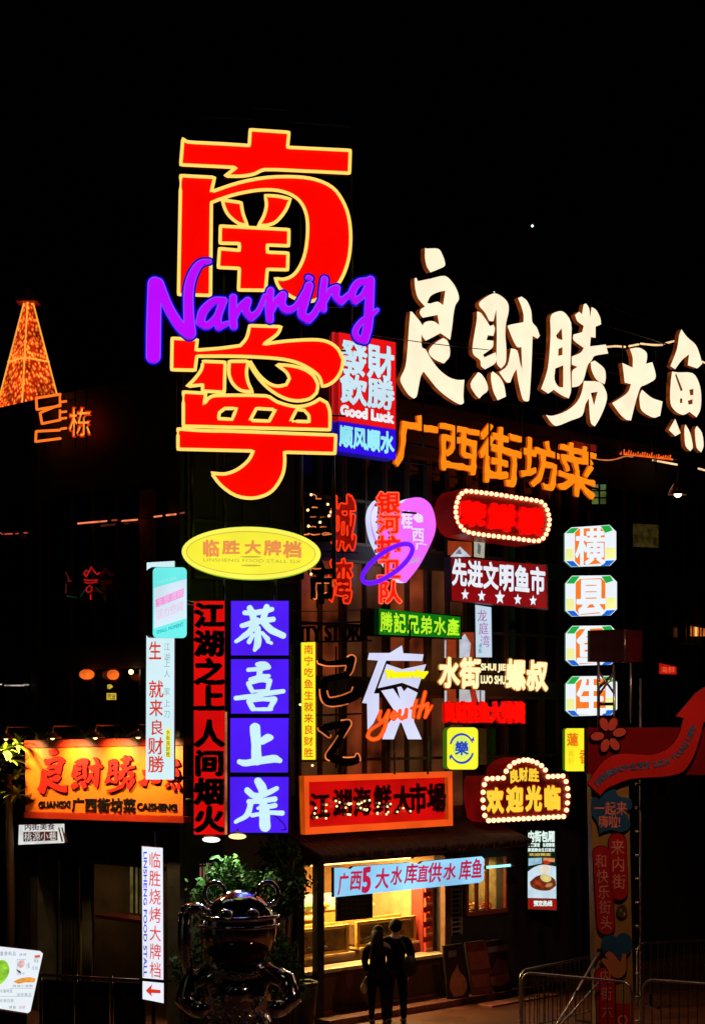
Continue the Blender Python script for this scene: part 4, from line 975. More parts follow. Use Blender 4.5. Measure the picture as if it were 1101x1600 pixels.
S.text('yellow_script', 'Yesterday', [yl[1], yl[2], yl[3], yl[0]], .13, .04, E('yellow_neon', (250, 240, 10), 1.1, .1), E('yellow_side', (150, 140, 10), .8), w=.14, n=56)
yo = [[(455,742,12),(440,815,14),(480,838,14),(515,770,12),(532,735,12)], [(530,740,13),(500,880,15),(450,985,15),(380,1012,15),(332,985,14),(350,930,12),(420,880,11),(520,820,10)], [(585,745,12),(555,790,13),(580,820,13),(612,780,12),(585,745,12)], [(640,735,12),(632,790,13),(660,815,13),(692,775,12),(702,725,12)], [(702,730,12),(695,800,13)], [(795,640,12),(775,720,13),(768,800,13)], [(745,715,9),(830,690,9)], [(880,560,15),(850,680,14),(815,800,14)], [(820,760,10),(870,690,12),(905,670,13),(895,740,14),(880,800,13),(945,690,8)]]
yo = [zt(s_, 520, 990, k3) for s_ in yo]
lp = strokes(yo, .3)
o = S.loops('orange_script', lp, .13, .03, E('orange_script_face', (250, 112, 34), .9, .2, 4), E('orange_side', (140, 40, 6), .8))
S.tubes('neon_or_glint_outline', lp, .011, .17, E('orange_red_neon', (255, 70, 14), 1.2), parent=o, n=5)
S.posts('post', [[(616, 1155), (616, 1210)], [(668, 1150), (668, 1210)], [(640, 1000), (640, 968)]], .018, -.05, FRAME)

# ------------------------------------------------------------------ bulb-framed signs
def along(pts, n, closed=True):
    P_ = [np.array(p, float) for p in pts]; 
    if closed: P_ = P_ + [P_[0]]
    d = [np.linalg.norm(b - a) for a, b in zip(P_[:-1], P_[1:])]; T = sum(d); out = []
    for k in range(n):
        t = T * k / (n if closed else n - 1); i = 0
        while i < len(d) - 1 and t > d[i]: t -= d[i]; i += 1
        out.append(tuple(P_[i] + (P_[i + 1] - P_[i]) * min(1, t / d[i])))
    return out
BULB = E('marquee_bulb', (255, 208, 150), 2.1, .0)
MQR = P('marquee_red', (.55, .02, .015), .45, 0, .2, 4, .05)
S = onF('marquee_sign', 'pill shaped red marquee ringed by bulbs with three blurred red characters', 'sign', 705, 850, .9, 30)
mk = 200 / 1101
pill = smooth(zt([(250,72),(380,84),(560,108),(720,136),(860,158),(925,175),(965,215),(990,290),(1000,360),(985,440),(955,510),(905,545),(840,545),(700,525),(520,503),(380,485),(250,458),(200,405),(165,330),(155,250),(170,170),(200,105)], 680, 750, mk), 70, 2)
cxm, cym = 782, 807
S.loops('case', [pill], -.62, .64, MQR, E('marquee_side', (96, 4, 4), .8, .5, 2))
for ch, q in zip('荣鲜楼', ([(212,172),(436,200),(425,400),(215,385)], [(458,200),(688,215),(680,440),(460,420)], [(712,235),(930,250),(920,470),(715,455)])):
    S.text('letter', ch, zt(q, 680, 750, mk), .02, .08, E('hot_red', (255, 6, 2), 1.05, .04), E('hot_red_side', (200, 4, 2), 1.0), w=.085, noise=.015)
inn = [((p[0] - cxm) * .955 + cxm, (p[1] - cym) * .9 + cym) for p in pill]
S.bulbs(along(inn, 48), .04, .06, BULB)
S = onF('welcome_sign', 'arched red marquee with bulbs welcoming guests in yellow characters', 'sign', 738, 1292, .9, 33)
wk = 220 / 1101
def wz(p): return zt(p, 680, 1110, wk)
wsh = [(375,520),(530,512)] + [(530 + 170 * (1 - math.cos(a)) * 1.0, 500 - 130 * math.sin(a)) for a in np.linspace(.1, 3.04, 14)] + [(868,498),(1020,495),(1045,520),(1060,700),(1035,835),(1000,850),(420,880),(385,850),(355,700),(358,560)]
S.loops('case', [wz(wsh)], -.5, .52, P('marquee_dark_red', (.42, .02, .014), .5), E('marquee_side', (0, 0, 0)))
arch = [(552,475),(580,438),(615,410),(650,396),(688,388),(722,388),(755,396),(792,410),(828,432),(858,466)]
S.bulbs(wz(along([(402,535),(530,528)], 4, False) + arch + along([(880,518),(995,513)], 4, False) + along([(1020,556),(1032,613),(1036,670),(1030,728),(1022,788),(1000,830)], 6, False) + along([(960,832),(415,862)], 15, False) + along([(385,822),(375,762),(370,702),(372,640),(382,580)], 5, False)), .045, .05, BULB)
YW = E('gold_letter', (255, 206, 56), 1.05, .06); YR = E('orange_halo', (226, 84, 8), .9)
for ch, q in zip('良财胜', ([(572,470),(648,455),(652,560),(578,572)], [(650,450),(722,445),(722,552),(652,555)], [(726,452),(806,455),(808,560),(726,552)])): S.text('letter', ch, wz(q), .05, .05, YW, w=.05, halo=(YR, .03))
for ch, q in zip('欢迎光临', ([(400,612),(528,605),(530,800),(404,800)], [(552,600),(685,595),(682,790),(555,796)], [(705,592),(828,590),(828,785),(705,785)], [(845,590),(975,590),(975,776),(848,776)])): S.text('letter', ch, wz(q), .05, .05, YW, w=.065, halo=(YR, .03))

# stars sign and the posters behind it
S = onF('star_sign', 'maroon sign with white characters over a row of five white stars', 'sign', 704, 955, .55)
pk = 200 / 1101
def pz(p): return zt(p, 680, 750, pk)
S.panel('panel', pz([(135,660),(950,735),(958,1112),(140,1035)]), 0, .18, E('maroon_panel', (138, 10, 14), .95, .18, 1.5), P('sign_side', (.05, .02, .06), .5))
S.posts('edge', [pz([(780, 712), (955, 735), (962, 1115), (700, 1088)])], .014, .18, P('worn_white', (.7, .62, .58), .5))
SWL = E('star_white', (236, 238, 248), 1.0, .06)
for q, ch in enumerate('先进文明鱼市'):
    x = 140 + q * 134.5; y = 668 + q * 14.5; S.text('letter', ch, pz([(x, y), (x + 132, y + 14), (x + 132, y + 252), (x, y + 238)]), .18, .03, SWL, w=.04, n=72)
for cx, cy, r in ((254, 985, 36), (396, 998, 36), (553, 1010, 46), (706, 1028, 36), (838, 1038, 34)):
    S.loops('star', [pz([(cx + r * (1 if k % 2 == 0 else .45) * math.sin(math.pi * k / 5), cy - 1.45 * r * (1 if k % 2 == 0 else .45) * math.cos(math.pi * k / 5)) for k in range(10)])], .18, .02, SWL)
def poster(label, q, cols, off=.06):
    S = onF('window_poster', label, 'poster', q[0][0], q[2][1], off, group='posters in the windows behind the right-hand signs')
    S.panel('sheet', q, 0, .02, E('poster_' + cols[0], {'white': (196, 196, 200), 'rust': (150, 54, 22), 'cream': (190, 186, 160)}[cols[0]], .8, .25, 3), RET)
    for c in cols[1:]:
        (x0, y0), (x1, y1) = q[0], q[2]; w_, h_ = x1 - x0, y1 - y0
        S.loops('printed_shape', [[(x0 + w_ * a, y0 + h_ * b) for a, b in c[1]]], .02, .004, E('print_' + c[0], {'red': (170, 40, 26), 'white': (206, 212, 226), 'grey': (90, 100, 120), 'dark': (40, 40, 46)}[c[0]], .8, .3, 5))
poster('red and white window poster between the red marquee and the star sign', [(699, 845), (737, 847), (737, 870), (699, 867)], ('rust', ('white', [(.1, 1), (.5, .35), (.95, 1)]), ('dark', [(.3, .8), (.5, .5), (.6, .85)])))
poster('pale window poster with a person drawn right of the green sign', [(716, 988), (740, 988), (740, 1028), (717, 1028)], ('rust', ('white', [(.05, 1), (.05, .3), (.4, .05), (.8, .45), (.7, 1)])))
poster('rust coloured poster strip beside the green sign end', [(694, 999), (712, 999), (712, 1028), (694, 1028)], ('rust', ('white', [(.0, 1), (.0, .05), (.15, .05), (.12, 1)])))
poster('rust and white poster strip under the cream snail sign', [(694, 1077), (712, 1077), (712, 1097), (694, 1097)], ('rust', ('white', [(.0, 1), (.0, .1), (.2, .1), (.2, 1)])))
poster('white poster with a red triangle under the cream snail sign', [(717, 1077), (757, 1079), (757, 1097), (717, 1097)], ('white', ('red', [(.4, 0), (.62, 0), (.75, 1), (.5, 1)]), ('grey', [(.8, .1), (.86, .1), (.86, 1), (.8, 1)])))
poster('narrow cream poster left of the red and white one under the marquee', [(740, 845), (757, 848), (756, 872), (740, 870)], ('cream', ('grey', [(.4, .1), (.7, .3), (.6, .8), (.35, .7)])))
S = onF('pale_banner', 'pale blue vertical banner with faint violet handwriting under the star sign', 'banner', 741, 1030, .3)
S.panel('sheet', [(742, 945), (767, 949), (768, 1027), (743, 1027)], 0, .04, E('pale_blue_box', (206, 226, 244), .9, .06), RET)
for q, ch in enumerate('龙庭湾'): S.text('letter', ch, (745 + q * 2.2, 952 + q * 20, 761 + q * 2, 972 + q * 20), .04, .003, E('violet_ink', (186, 110, 186), .8), w=.0, n=48)
S.text('lettering', '水街', (747, 1005, 753, 1021), .04, .003, E('cyan_ink', (90, 190, 206), .8), vert=True, w=.01, n=40)

# cream letters, red letters, yellow square
S = onF('snail_shop_letters', 'glowing cream channel letters with small Latin lines between the characters', 'sign', 685, 1084, .75)
CR = E('cream_face', (255, 240, 180), 1.1, .05); CRR = E('amber_halo_rim', (226, 140, 34), .9)
def cz(p): return zt(p, 680, 940, pk)
for ch, q in zip('水街螺叔', ([(28,475),(210,480),(208,745),(26,740)], [(212,478),(392,482),(386,750),(208,745)], [(606,490),(778,495),(776,768),(602,760)], [(784,500),(966,505),(964,772),(780,765)])):
    S.text('letter', ch, cz(q), .05, .04, CR, E('cream_side', (190, 110, 30), .9), w=.045, n=80, noise=.006, halo=(CRR, .022))
for t_, q in (('SHUI JIE', [(388,530),(604,535),(604,612),(388,610)]), ('LUO SHU', [(388,632),(604,637),(604,714),(388,705)])): S.text('lettering', t_, cz(q), .05, .05, CR, w=.05, halo=(CRR, .02))
S.posts('rail', [cz([(30, 600), (970, 640)]), cz([(30, 690), (970, 720)])], .016, 0, BLACK)
S = onF('red_letters', 'blurred red neon letters in one row under the cream snail letters', 'sign', 694, 1132, .6)
S.text('lettering', '良财胜鱼大排档', cz([(70,862),(772,862),(772,1045),(75,1035)]), 0, .07, E('hot_red', (0, 0, 0)), E('hot_red_side', (0, 0, 0)), w=.075, noise=.012, n=56)
S.posts('rail', [cz([(80, 1050), (790, 1050)])], .016, -.03, BLACK)
S = onF('square_sign', 'rounded yellow light box with a blue character between two curved arrows', 'sign', 697, 1203, .6, 25)
yk = 220 / 1101
def sz(p): return zt(p, 680, 1110, yk)
S.loops('panel', [sz(rrect(90, 133, 332, 462, 36))], 0, .16, E('lemon_panel', (246, 246, 50), 1.02, .05), E('green_rim', (70, 110, 10), .8))
BL = E('royal_blue', (34, 72, 196), .95)
S.loops('disc', [sz(ellipse(205, 292, 66, 92, 0, 30))], .16, .003, E('pale_disc', (216, 240, 110), 1.0))
S.text('letter', '樂', sz([(152, 238), (258, 238), (258, 352), (152, 352)]), .164, .006, BL, w=.03)
for s_, a0, a1, tip in ((1, 200, 335, (303, 240)), (-1, 20, 155, (108, 352))):
    arc = [(205 + 92 * math.cos(math.radians(a)), 298 + 112 * math.sin(math.radians(a)), 4 + 5 * math.sin(math.pi * min(1, (k + 2) / 14))) for k, a in enumerate(np.linspace(a0, a1, 13))]
    S.loops('arrow', strokes([[(*sz([p[:2]])[0], p[2] * yk) for p in arc]], .25), .164, .006, BL)
    tx, ty = tip; S.loops('arrow_head', [sz([(tx, ty), (tx - 30 * s_, ty - 4 * s_), (tx - 4 * s_, ty - 34 * s_)])], .164, .007, BL)
S.panel('back_frame', sz([(60, 140), (398, 140), (398, 425), (60, 425)]), -.3, .03, P('olive_board', (.2, .17, .05), .6))

# ------------------------------------------------------------------ four octagonal light boxes in a column
OW = E('box_white', (236, 244, 250), 1.02, .04); OG = E('corner_green', (30, 176, 66), 1.0); OB = E('corner_blue', (26, 100, 210), 1.0); OY = E('pale_yellow', (244, 244, 156), 1.0); OO = E('box_orange', (252, 124, 30), 1.0)
ok = 241 / 1101
for q, (ch, cy, adj) in enumerate((('横', 0, 'topmost'), ('县', 1, 'second from the top'), ('鱼', 2, 'third'), ('生', 3, 'lowest'))):
    x, y, hh = ((98, 92, 300), (103, 452, 294), (105, 810, 288), (105, 1170, 288))[q]
    label = ('topmost octagonal colour light box in the column of four', 'second octagonal colour light box in the column of four', 'octagonal colour light box partly hidden behind the dark billboard', 'lowest octagonal colour light box above the yellow lotus sign')[q]
    S = Sign('octagon_box', label, 'sign', 860 + x * ok, 31.6, 8, 800 + (y + hh) * ok, 'octagonal light boxes in one column')
    w_ = 368
    def oz(p): return zt([(x + a * w_, y + b * hh) for a, b in p], 860, 800, ok)
    tl = .06 if q == 0 else .01
    S.loops('panel', [oz([(0, .2), (.13, tl), (.87, 0), (1, .16), (1, .82), (.88, .97), (.13, 1), (0, .86)])], 0, .1, OW, E('octagon_side', (60, 120, 80), .4))
    S.loops('green_corner', [oz([(.02, .2), (.13, tl + .015), (.28, tl + .01), (.17, .2)])], .1, .003, OG); S.loops('green_corner', [oz([(.7, .025), (.87, .012), (.93, .13), (.79, .19)])], .1, .003, OG)
    S.loops('blue_corner', [oz([(.03, .86), (.17, .86), (.27, .99), (.13, .99)])], .1, .003, OB); S.loops('blue_corner', [oz([(.7, .98), (.8, .85), (.97, .84), (.87, .965)])], .1, .003, OB)
    S.panel('yellow_patch', oz([(.02, .57), (.17, .57), (.17, .84), (.02, .84)]), .1, .003, OY); S.panel('yellow_patch', oz([(.79, .54), (.985, .54), (.985, .8), (.79, .8)]), .1, .003, OY)
    o = S.loops('orange_centre', [oz([(.2, .18), (.28, .09), (.7, .07), (.775, .16), (.775, .82), (.7, .92), (.28, .96), (.2, .86)])], .1, .003, OO)
    S.text('letter', ch, oz([(.2, .06), (.79, .05), (.79, .96), (.2, .98)]), .104, .012, OW, w=.04 if ch != '横' else .026, n=80, parent=o)
e = empty('box_pole', (wp(922, 1130, 32.0).x, 32.0, 0)); tag(e, 'dark pole carrying the column of octagonal boxes', 'pole')
MB().tube([(0, .05, 0), (0, .05, 9.1)], .09, 8).build('pole', BLACK, e); m = MB()
for z in (8.0, 7.1, 6.15, 5.2): m.box(-.3, .3, -.08, .12, z - .05, z)
m.build('arms', BLACK, e)
S = Sign('lotus_sign', 'yellow light box with orange characters partly hidden by the red arch', 'sign', 882, 31.3, 6, 1206)
S.loops('panel', [rrect(882, 1138, 922, 1205, 4)], 0, .2, E('strip_yellow', (0, 0, 0)), E('green_rim', (0, 0, 0)))
S.text('letter', '蓮', (885, 1145, 903, 1166), .2, .005, E('orange_letter_hot', (240, 120, 20), 1.0), w=.03); S.text('letter', '香', (904, 1170, 922, 1194), .2, .005, E('orange_letter_hot', (0, 0, 0)), w=.02)
for q, ch in enumerate('藕粉'): S.text('letter', ch, (887, 1172 + q * 12, 896, 1183 + q * 12), .2, .004, E('faint_orange', (246, 200, 40), 1.0), w=.0, n=44)

# ------------------------------------------------------------------ red seafood board over the shop
S = onF('seafood_board', 'red board in an orange frame with dark brush characters and fairy lights', 'sign', 474, 1306, .75)
sk = 270 / 1101
def bz(p): return zt(p, 460, 1190, sk)
S.panel('panel', bz([(88,126),(978,96),(982,372),(92,424)]), 0, .1, E('scarlet_panel', (200, 6, 6), .95, .3, 1.2), RET)
S.loops('frame', [bz([(60,92),(1004,62),(1008,408),(70,466)]), bz([(92,130),(976,100),(980,368),(96,420)])], .05, .12, E('orange_frame', (246, 84, 22), .95, .12, 2), E('orange_return', (0, 0, 0)))
DL = P('dark_red_letter', (.06, .006, .004), .2, 0, .2, 5, .02)
tops = [(100,190,130,375), (248,165,122,355), (378,155,112,355), (508,140,112,340), (632,145,122,345), (736,128,110,335), (848,128,118,330)]
pts = []
for ch, (x, y, w_, y1) in zip('江湖海鲜大市場', tops):
    S.text('letter', ch, bz([(x, y + 8), (x + w_, y), (x + w_, y1 - 10), (x, y1)]), .1, .03, DL, DL, w=.03, noise=.018)
    for _ in range({'江': 6, '湖': 10, '海': 9, '鲜': 8, '大': 3, '市': 0, '場': 0}[ch]): pts.append((x + random.uniform(.1, .95) * w_, y + (y1 - y) * random.uniform(.45, 1.0)))
S.bulbs(bz(pts), .018, .17, E('fairy_bulb', (0, 0, 0)))
# blue banner under the awning
S = onF('lake_fish_banner', 'pale blue lit banner with red brush characters under the shop awning', 'banner', 521, 1404, 1.06)
S.loops('panel', [[(522, 1356), (534, 1355.5), (547, 1358), (552, 1354), (640, 1347.5), (655, 1350), (660, 1346), (752, 1338), (756, 1342), (755, 1374), (750, 1379), (522, 1402)]], 0, .07, E('sky_banner', (146, 208, 247), 1.0, .3, .9), P('teal_black', (0, 0, 0)))
sx = [(528,1362,16,1400), (546,1358,19,1392), (566,1352,19,1395), (586,1355,22,1390), (610,1352,18,1384), (632,1348,20,1382), (651,1350,18,1380), (668,1346,22,1380), (692,1347,20,1376), (717,1342,19,1376), (736,1340,17,1374)]
for ch, (x, y, w_, y1) in zip('广西5大水库直供水库鱼', sx):
    L_ = S.text_loops(ch, [(x + 2, y + 1), (x + w_ + 2, y), (x + w_ - 1, y1 - 1), (x - 1, y1)], .02 if ch != '5' else .04, noise=.01)
    if ch == '5': L_ = [[(qmap(quad([(566, 1356), (584, 1352), (583, 1390), (565, 1394)]), u / .62, (v - .12) / .73)) for u, v in l] for l in glyph('5', .045, 64)]
    S.loops('letter', L_, .07, .006, E('crimson_letter', (196, 26, 76), .95))
# food screen
S = onF('food_screen', 'vertical lit food screen with a bowl of noodles over a red footer', 'screen', 824, 1423, .2, 20)
S.panel('panel', [(823, 1297), (868, 1299), (869, 1423), (824, 1421)], 0, .06, E('screen_dark', (14, 36, 26), .6, .5, 3), BLACK)
SWH = E('screen_white', (226, 246, 236), 1.0, .1)
S.text('lettering', '内街包厢', (824, 1298, 866, 1316), .06, .004, SWH, w=.045)
S.text('lettering', '小聚宴请 私密聚餐', (824, 1317, 866, 1323.5), .06, .004, SWH, w=.04, n=40); S.text('lettering', '家庭聚会生日派对', (824, 1325, 866, 1331), .06, .004, SWH, w=.04, n=40)
S.text('lettering', '欢迎预定', (826, 1333, 860, 1337.5), .06, .004, E('screen_yellow', (236, 206, 96), .9), w=.03, n=40)
S.panel('blue_note', [(825, 1341), (846, 1340), (846, 1349), (825, 1353)], .06, .004, E('screen_sky', (170, 214, 236), .9, .3, 8)); S.panel('orange_note', [(848, 1340), (866, 1341), (866, 1347), (848, 1346)], .06, .004, E('screen_orange', (230, 150, 96), .9, .3, 8))
S.loops('bowl_photo', [smooth([(824, 1362), (834, 1355), (848, 1351), (868, 1354), (868.5, 1404), (824, 1403)], 30)], .06, .004, E('bowl_white', (206, 226, 240), .95, .12, 4))
S.loops('food_photo', [smooth([(827, 1378), (838, 1369), (852, 1367), (866, 1374), (868, 1384), (858, 1391), (842, 1391), (830, 1386)], 60)], .064, .003, E('noodle_brown', (112, 46, 22), .9, .5, 12))
S.loops('food_photo', [ellipse(852, 1372, 9, 6, 20, 16)], .067, .003, E('egg_cream', (226, 206, 130), .95, .2, 9)); S.loops('food_photo', [ellipse(851, 1358, 9, 7, 0, 16)], .066, .003, E('pale_pork', (236, 226, 206), .95, .2, 7)); S.loops('food_photo', [ellipse(840, 1380, 6, 3, 30, 12)], .068, .003, E('pepper_red', (186, 54, 26), .9)); S.loops('food_photo', [ellipse(857, 1383, 6, 3, -20, 12)], .068, .003, E('meat_tan', (196, 130, 80), .9)); S.loops('food_photo', [ellipse(853, 1347.5, 6, 3, 10, 12)], .069, .003, E('pepper_red', (0, 0, 0)))
S.panel('footer', [(824, 1404), (868.5, 1405), (869, 1422), (824, 1420)], .06, .006, E('footer_red', (150, 22, 16), .95, .1)); S.text('lettering', '预定热线', (833, 1407, 862, 1416), .066, .003, SWH, w=.045, n=44)
# ------------------------------------------------------------------ small lights on the right-hand front
S = onF('eave_lights', 'row of orange flickering lights under the right eave below the fish character', 'string lights', 966, 722, .3, 30)
fl = []
for k in range(22):
    x = 970 + k * 3.6; y = 709 + (x - 970) * .12
    fl.append([(x, y), (x + 1, y - random.uniform(3, 8))])
S.tubes('light', fl, .014, .02, E('ember_light', (240, 92, 26), 1.1, .4, 6), closed=False)
S.tubes('eave_tube', [[(968, 709), (1050, 718)]], .018, .02, E('ember_light', (0, 0, 0)), closed=False)
S.loops('eave', [[(930, 700), (1101, 715), (1101, 722), (930, 706)]], -.25, .2, BLACK, BLACK)
WR = E('rope_light', (255, 206, 150), 1.1, .3, 3)
S = onF('rope_light', 'warm rope light drooping from the roof edge right of the orange letters', 'rope light', 920, 725, .5, 33, 'warm rope lights along the right roof edge')
S.tubes('rope', [smooth([(922, 715), (935, 718), (950, 719), (963, 717), (976, 713), (988, 714)], 90, 4, False)], .012, 0, E('rope_dim', (200, 110, 60), .9, .5, 4), closed=False)
S = onF('rope_light', 'straight warm rope light below the row of orange eave lights', 'rope light', 1018, 728, .5, 33, 'warm rope lights along the right roof edge')
S.tubes('rope', [[(1019, 719), (1057, 726)]], .02, 0, WR, closed=False); S.tubes('rope', [[(1090, 732), (1101, 735)]], .02, 0, WR, closed=False)
S = onF('rope_light', 'warm rope light strung between the white rooftop characters', 'rope light', 945, 548, .6, 43, 'warm rope lights along the right roof edge')
for a in ([(947, 542), (962, 541), (976, 542)], [(982, 541), (997, 538)], [(1000, 537), (1020, 539), (1034, 539)], [(1037, 537), (1052, 533)], [(1096, 565), (1101, 567)]): S.tubes('rope', [smooth(a, 90, 4, False) if len(a) > 2 else a], .02, 0, WR, closed=False)
S = onF('lit_window', 'small greenish window glowing beyond the last orange character', 'window', 922, 790, .06)
S.panel('sash', (922, 754, 948, 790), 0, .03, BLACK, BLACK)
for q in range(3):
    for r_ in range(2):
        S.panel('pane', (924 + r_ * 13, 757 + q * 11, 934 + r_ * 12, 765.5 + q * 11), .03, .006, E('window_pane_%d' % (q + r_), ((150, 170, 120), (96, 116, 70), (110, 130, 60), (70, 84, 44))[q + r_], .55 if r_ else .3, .5, 6))
S = onF('red_board', 'dim red panel on the roof edge behind the last orange character', 'panel', 893, 712, .1)
S.panel('board', [(893, 682), (931, 688), (931, 706), (893, 700)], 0, .05, E('ember_panel', (120, 22, 10), .7, .5, 3), BLACK)
S = onF('poster_case', 'dim olive poster case on the wall right of the octagonal boxes', 'poster', 988, 856, .06)
S.panel('case', [(988, 818), (1028, 820), (1028, 856), (988, 854)], 0, .08, E('olive_dim', (58, 46, 16), .6, .7, 6), BLACK)
S = onF('red_shop_sign', 'tiny red lit sign far right above the arch arrow', 'sign', 1028, 1056, .3)
S.panel('panel', [(1029, 1036), (1056, 1042), (1056, 1054), (1029, 1053)], 0, .08, E('small_red', (190, 20, 10), .8, .2, 5), BLACK)
S.text('lettering', '海鲜', (1031, 1041, 1054, 1052), .08, .005, E('small_red_bright', (255, 90, 50), 1.0), w=.0, n=40)
S = onF('gate_lights', 'orange lit slats glowing at the right edge above the arch', 'lights', 1078, 1000, .2, 30)
S.tubes('slat', [[(1079 + k * 5, 978 + k), (1079 + k * 5, 994)] for k in range(5)], .02, .02, E('slat_orange', (220, 110, 40), .7, .7, 5), closed=False)
S.tubes('slat', [[(1086, 980), (1086, 994)]], .03, .03, E('slat_hot', (255, 190, 90), 1.2), closed=False)

# floodlight that lights the arch
FL = wp(1058, 771, 22.5)
e = empty('flood_lamp', FL); tag(e, 'small oval floodlight glowing orange in the dark above the arch', 'floodlight')
m = MB().lathe((0, 0, 0), [(.02, .14), (.06, .13), (.12, .03), (.13, -.02), (.115, -.02), (.05, .08)], 16); sh = m.build('housing', P('lamp_copper', (.5, .22, .1), .3, .7), e, True)
MB().ball((0, 0, 0), .055, u=12, w=8).build('bulb', E('flood_bulb', (255, 226, 190), 5, 0), sh, True)
MB().tube([(0, 0, .13), (.02, 0, .3), (.25, 0, .42), (1.7, 0, .42)], .02, 6).build('arm', BLACK, e)
MB().tube([(1.7, 0, .8), (1.7, 0, -FL.z)], [.06, .09], 10).build('pole', BLACK, e)
fl_ = bpy.data.lights.new('flood_light', 'SPOT'); fl_.energy = 500; fl_.color = (1, .52, .32); fl_.spot_size = math.radians(100); fl_.spot_blend = .9; fl_.shadow_soft_size = .06
flo = bpy.data.objects.new('flood_light', fl_); COL.objects.link(flo); flo.parent = e; flo.location = (0, 0, -.06)
flo.rotation_euler = (Vector((-1.2, 3.6, -5.5))).to_track_quat('-Z', 'Y').to_euler()
e.rotation_euler = (0, 0, 0)

# ------------------------------------------------------------------ festival arch
AD = 26.0
S = Sign('festival_arch', 'festival arch with dark red beam, ribbon arrow and stickered yellow pillar', 'arch', 918, AD, 4, HY + CAMH * FPX / AD)
AR = P('arch_red', (.22, .003, .005), .8, 0, .15, 1.5, .03, spec=.1); ARD = P('arch_edge', (.04, .003, .003), .8, spec=.1)
S.panel('beam', [(918, 1137), (1200, 1136), (1200, 1212), (918, 1209)], 0, .3, AR, ARD)
PM = P('pillar_mustard', (.34, .19, .035), .6, 0, .2, 2, .05)
S.loops('pillar', [[(922, 1205), (981, 1205), (990, 1640), (931, 1640)]], -.02, .3, PM, P('pillar_side', (.1, .07, .05), .5))
S.posts('truss', [[(958, 1038), (960, 1205)], [(935, 1036), (935, 1120)], [(1000, 1060), (1000, 1640)], [(985, 1036), (985, 1130)]] + [[(992, 1225 + k * 37), (1000, 1226 + k * 37)] for k in range(11)] + [[(935, 1050), (960, 1085)], [(960, 1050), (935, 1085)]], .018, -.1, GALV)
RB_ = P('ribbon_red', (.66, .022, .016), .8, 0, .12, 2, .03, spec=.1)
ck = 201 / 1101
def az(p): return zt(p, 900, 1100, ck)
rib = [(95,680),(150,590),(220,500),(300,445),(400,425),(520,432),(640,435),(740,405),(820,345),(880,250),(915,120),(850,105),(930,0),(1005,-130),(1110,-190),(1150,160),(1085,155),(1050,310),(1000,450),(930,560),(860,600),(740,622),(600,630),(450,645),(330,690),(250,730),(205,785)]
up = smooth(az(rib[:11]), 60, 4, False); dn = smooth(az(rib[17:]), 60, 4, False)
rs = up + az([(850,105),(1020,-95),(1165,-190),(1185,150),(1085,155)]) + dn
S.loops('ribbon', [rs], .31, .06, RB_, ARD)
S.loops('ribbon_edge', [[((p[0] - 1000) * 1.012 + 1000, p[1] + (2.5 if p[1] > 1190 else 1.5)) for p in rs]], .301, .006, ARD)
spine = smooth(az([(160,690),(250,610),(350,560),(470,535),(600,525),(720,505),(820,465),(900,390),(960,290),(1000,190)]), 90, 6, False)
txt = '内街集SHOW生活节 2024 YOUNG LIFE'; d_ = [0]
for a, b in zip(spine[:-1], spine[1:]): d_.append(d_[-1] + math.dist(a, b))
wid = [1.5 if ord(c) > 255 else .55 if c == ' ' else (1.05 if c in 'WMO' else .5 if c == 'I' else .9) for c in txt]; tot = sum(wid); acc = 0; LT = []
for c, w_ in zip(txt, wid):
    t0 = d_[-1] * (acc + w_ / 2) / tot; acc += w_
    if c == ' ': continue
    i = max(0, min(len(spine) - 2, sum(1 for x in d_ if x <= t0) - 1)); f = (t0 - d_[i]) / max(1e-6, d_[i + 1] - d_[i])
    px = spine[i][0] + (spine[i + 1][0] - spine[i][0]) * f; py = spine[i][1] + (spine[i + 1][1] - spine[i][1]) * f
    an = math.atan2(spine[i + 1][1] - spine[i][1], spine[i + 1][0] - spine[i][0]); h = 11.5; ww = d_[-1] * w_ / tot * .96
    for l in glyph(c, .035, 44):
        us = [(u, v) for u, v in l]; x0, x1 = (0, 1)
        if ord(c) < 255: 
            allu = [u for l2 in glyph(c, .035, 44) for u, v in l2]; x0, x1 = min(allu), max(allu)
            us = [((u - x0) / (x1 - x0), (v - .12) / .73) for u, v in l]; hh = h * .8
        else: hh = h
        LT.append([(px + (u - .5) * ww * math.cos(an) + (v - .5) * hh * math.sin(an), py + (u - .5) * ww * math.sin(an) - (v - .5) * hh * math.cos(an)) for u, v in us])
S.loops('lettering', LT, .37, .01, P('print_dark', (.02, .004, .006), .6), ARD)
PET = P('petal_coral', (.62, .09, .06), .8, 0, .1, 3, .03, spec=.1)
fc = (950, 1148); f2 = MB()
outl = []; pet = []
for k, a in enumerate((-112, -68, -12, 58, 108, 172)):
    a = math.radians(a); cx, cy = fc[0] + 17.5 * math.cos(a), fc[1] + 17.5 * math.sin(a)
    pet.append(ellipse(cx, cy, 10.5, 6.6, math.degrees(a), 20)); outl.append(ellipse(cx, cy, 13, 9, math.degrees(a), 20))
for k in range(6):
    o = S.loops('petal_outline', [outl[k]], .30 + .004 * k, .01, ARD, ARD)
    S.loops('petal', [pet[k]], .335, .03, PET, ARD, o)
S.loops('flower_centre', [ellipse(950, 1148, 6, 6)], .34, .03, ARD, ARD)
NV = P('sticker_navy', (.02, .09, .2), .5, 0, .15, 3, .03, spec=.1); PK = P('print_pink', (.75, .24, .18), .8, spec=.1); SR = P('sticker_red', (.42, .012, .016), .8, 0, .12, 3, .03, spec=.1); SRE = P('sticker_edge', (.05, .004, .006), .8, spec=.1)
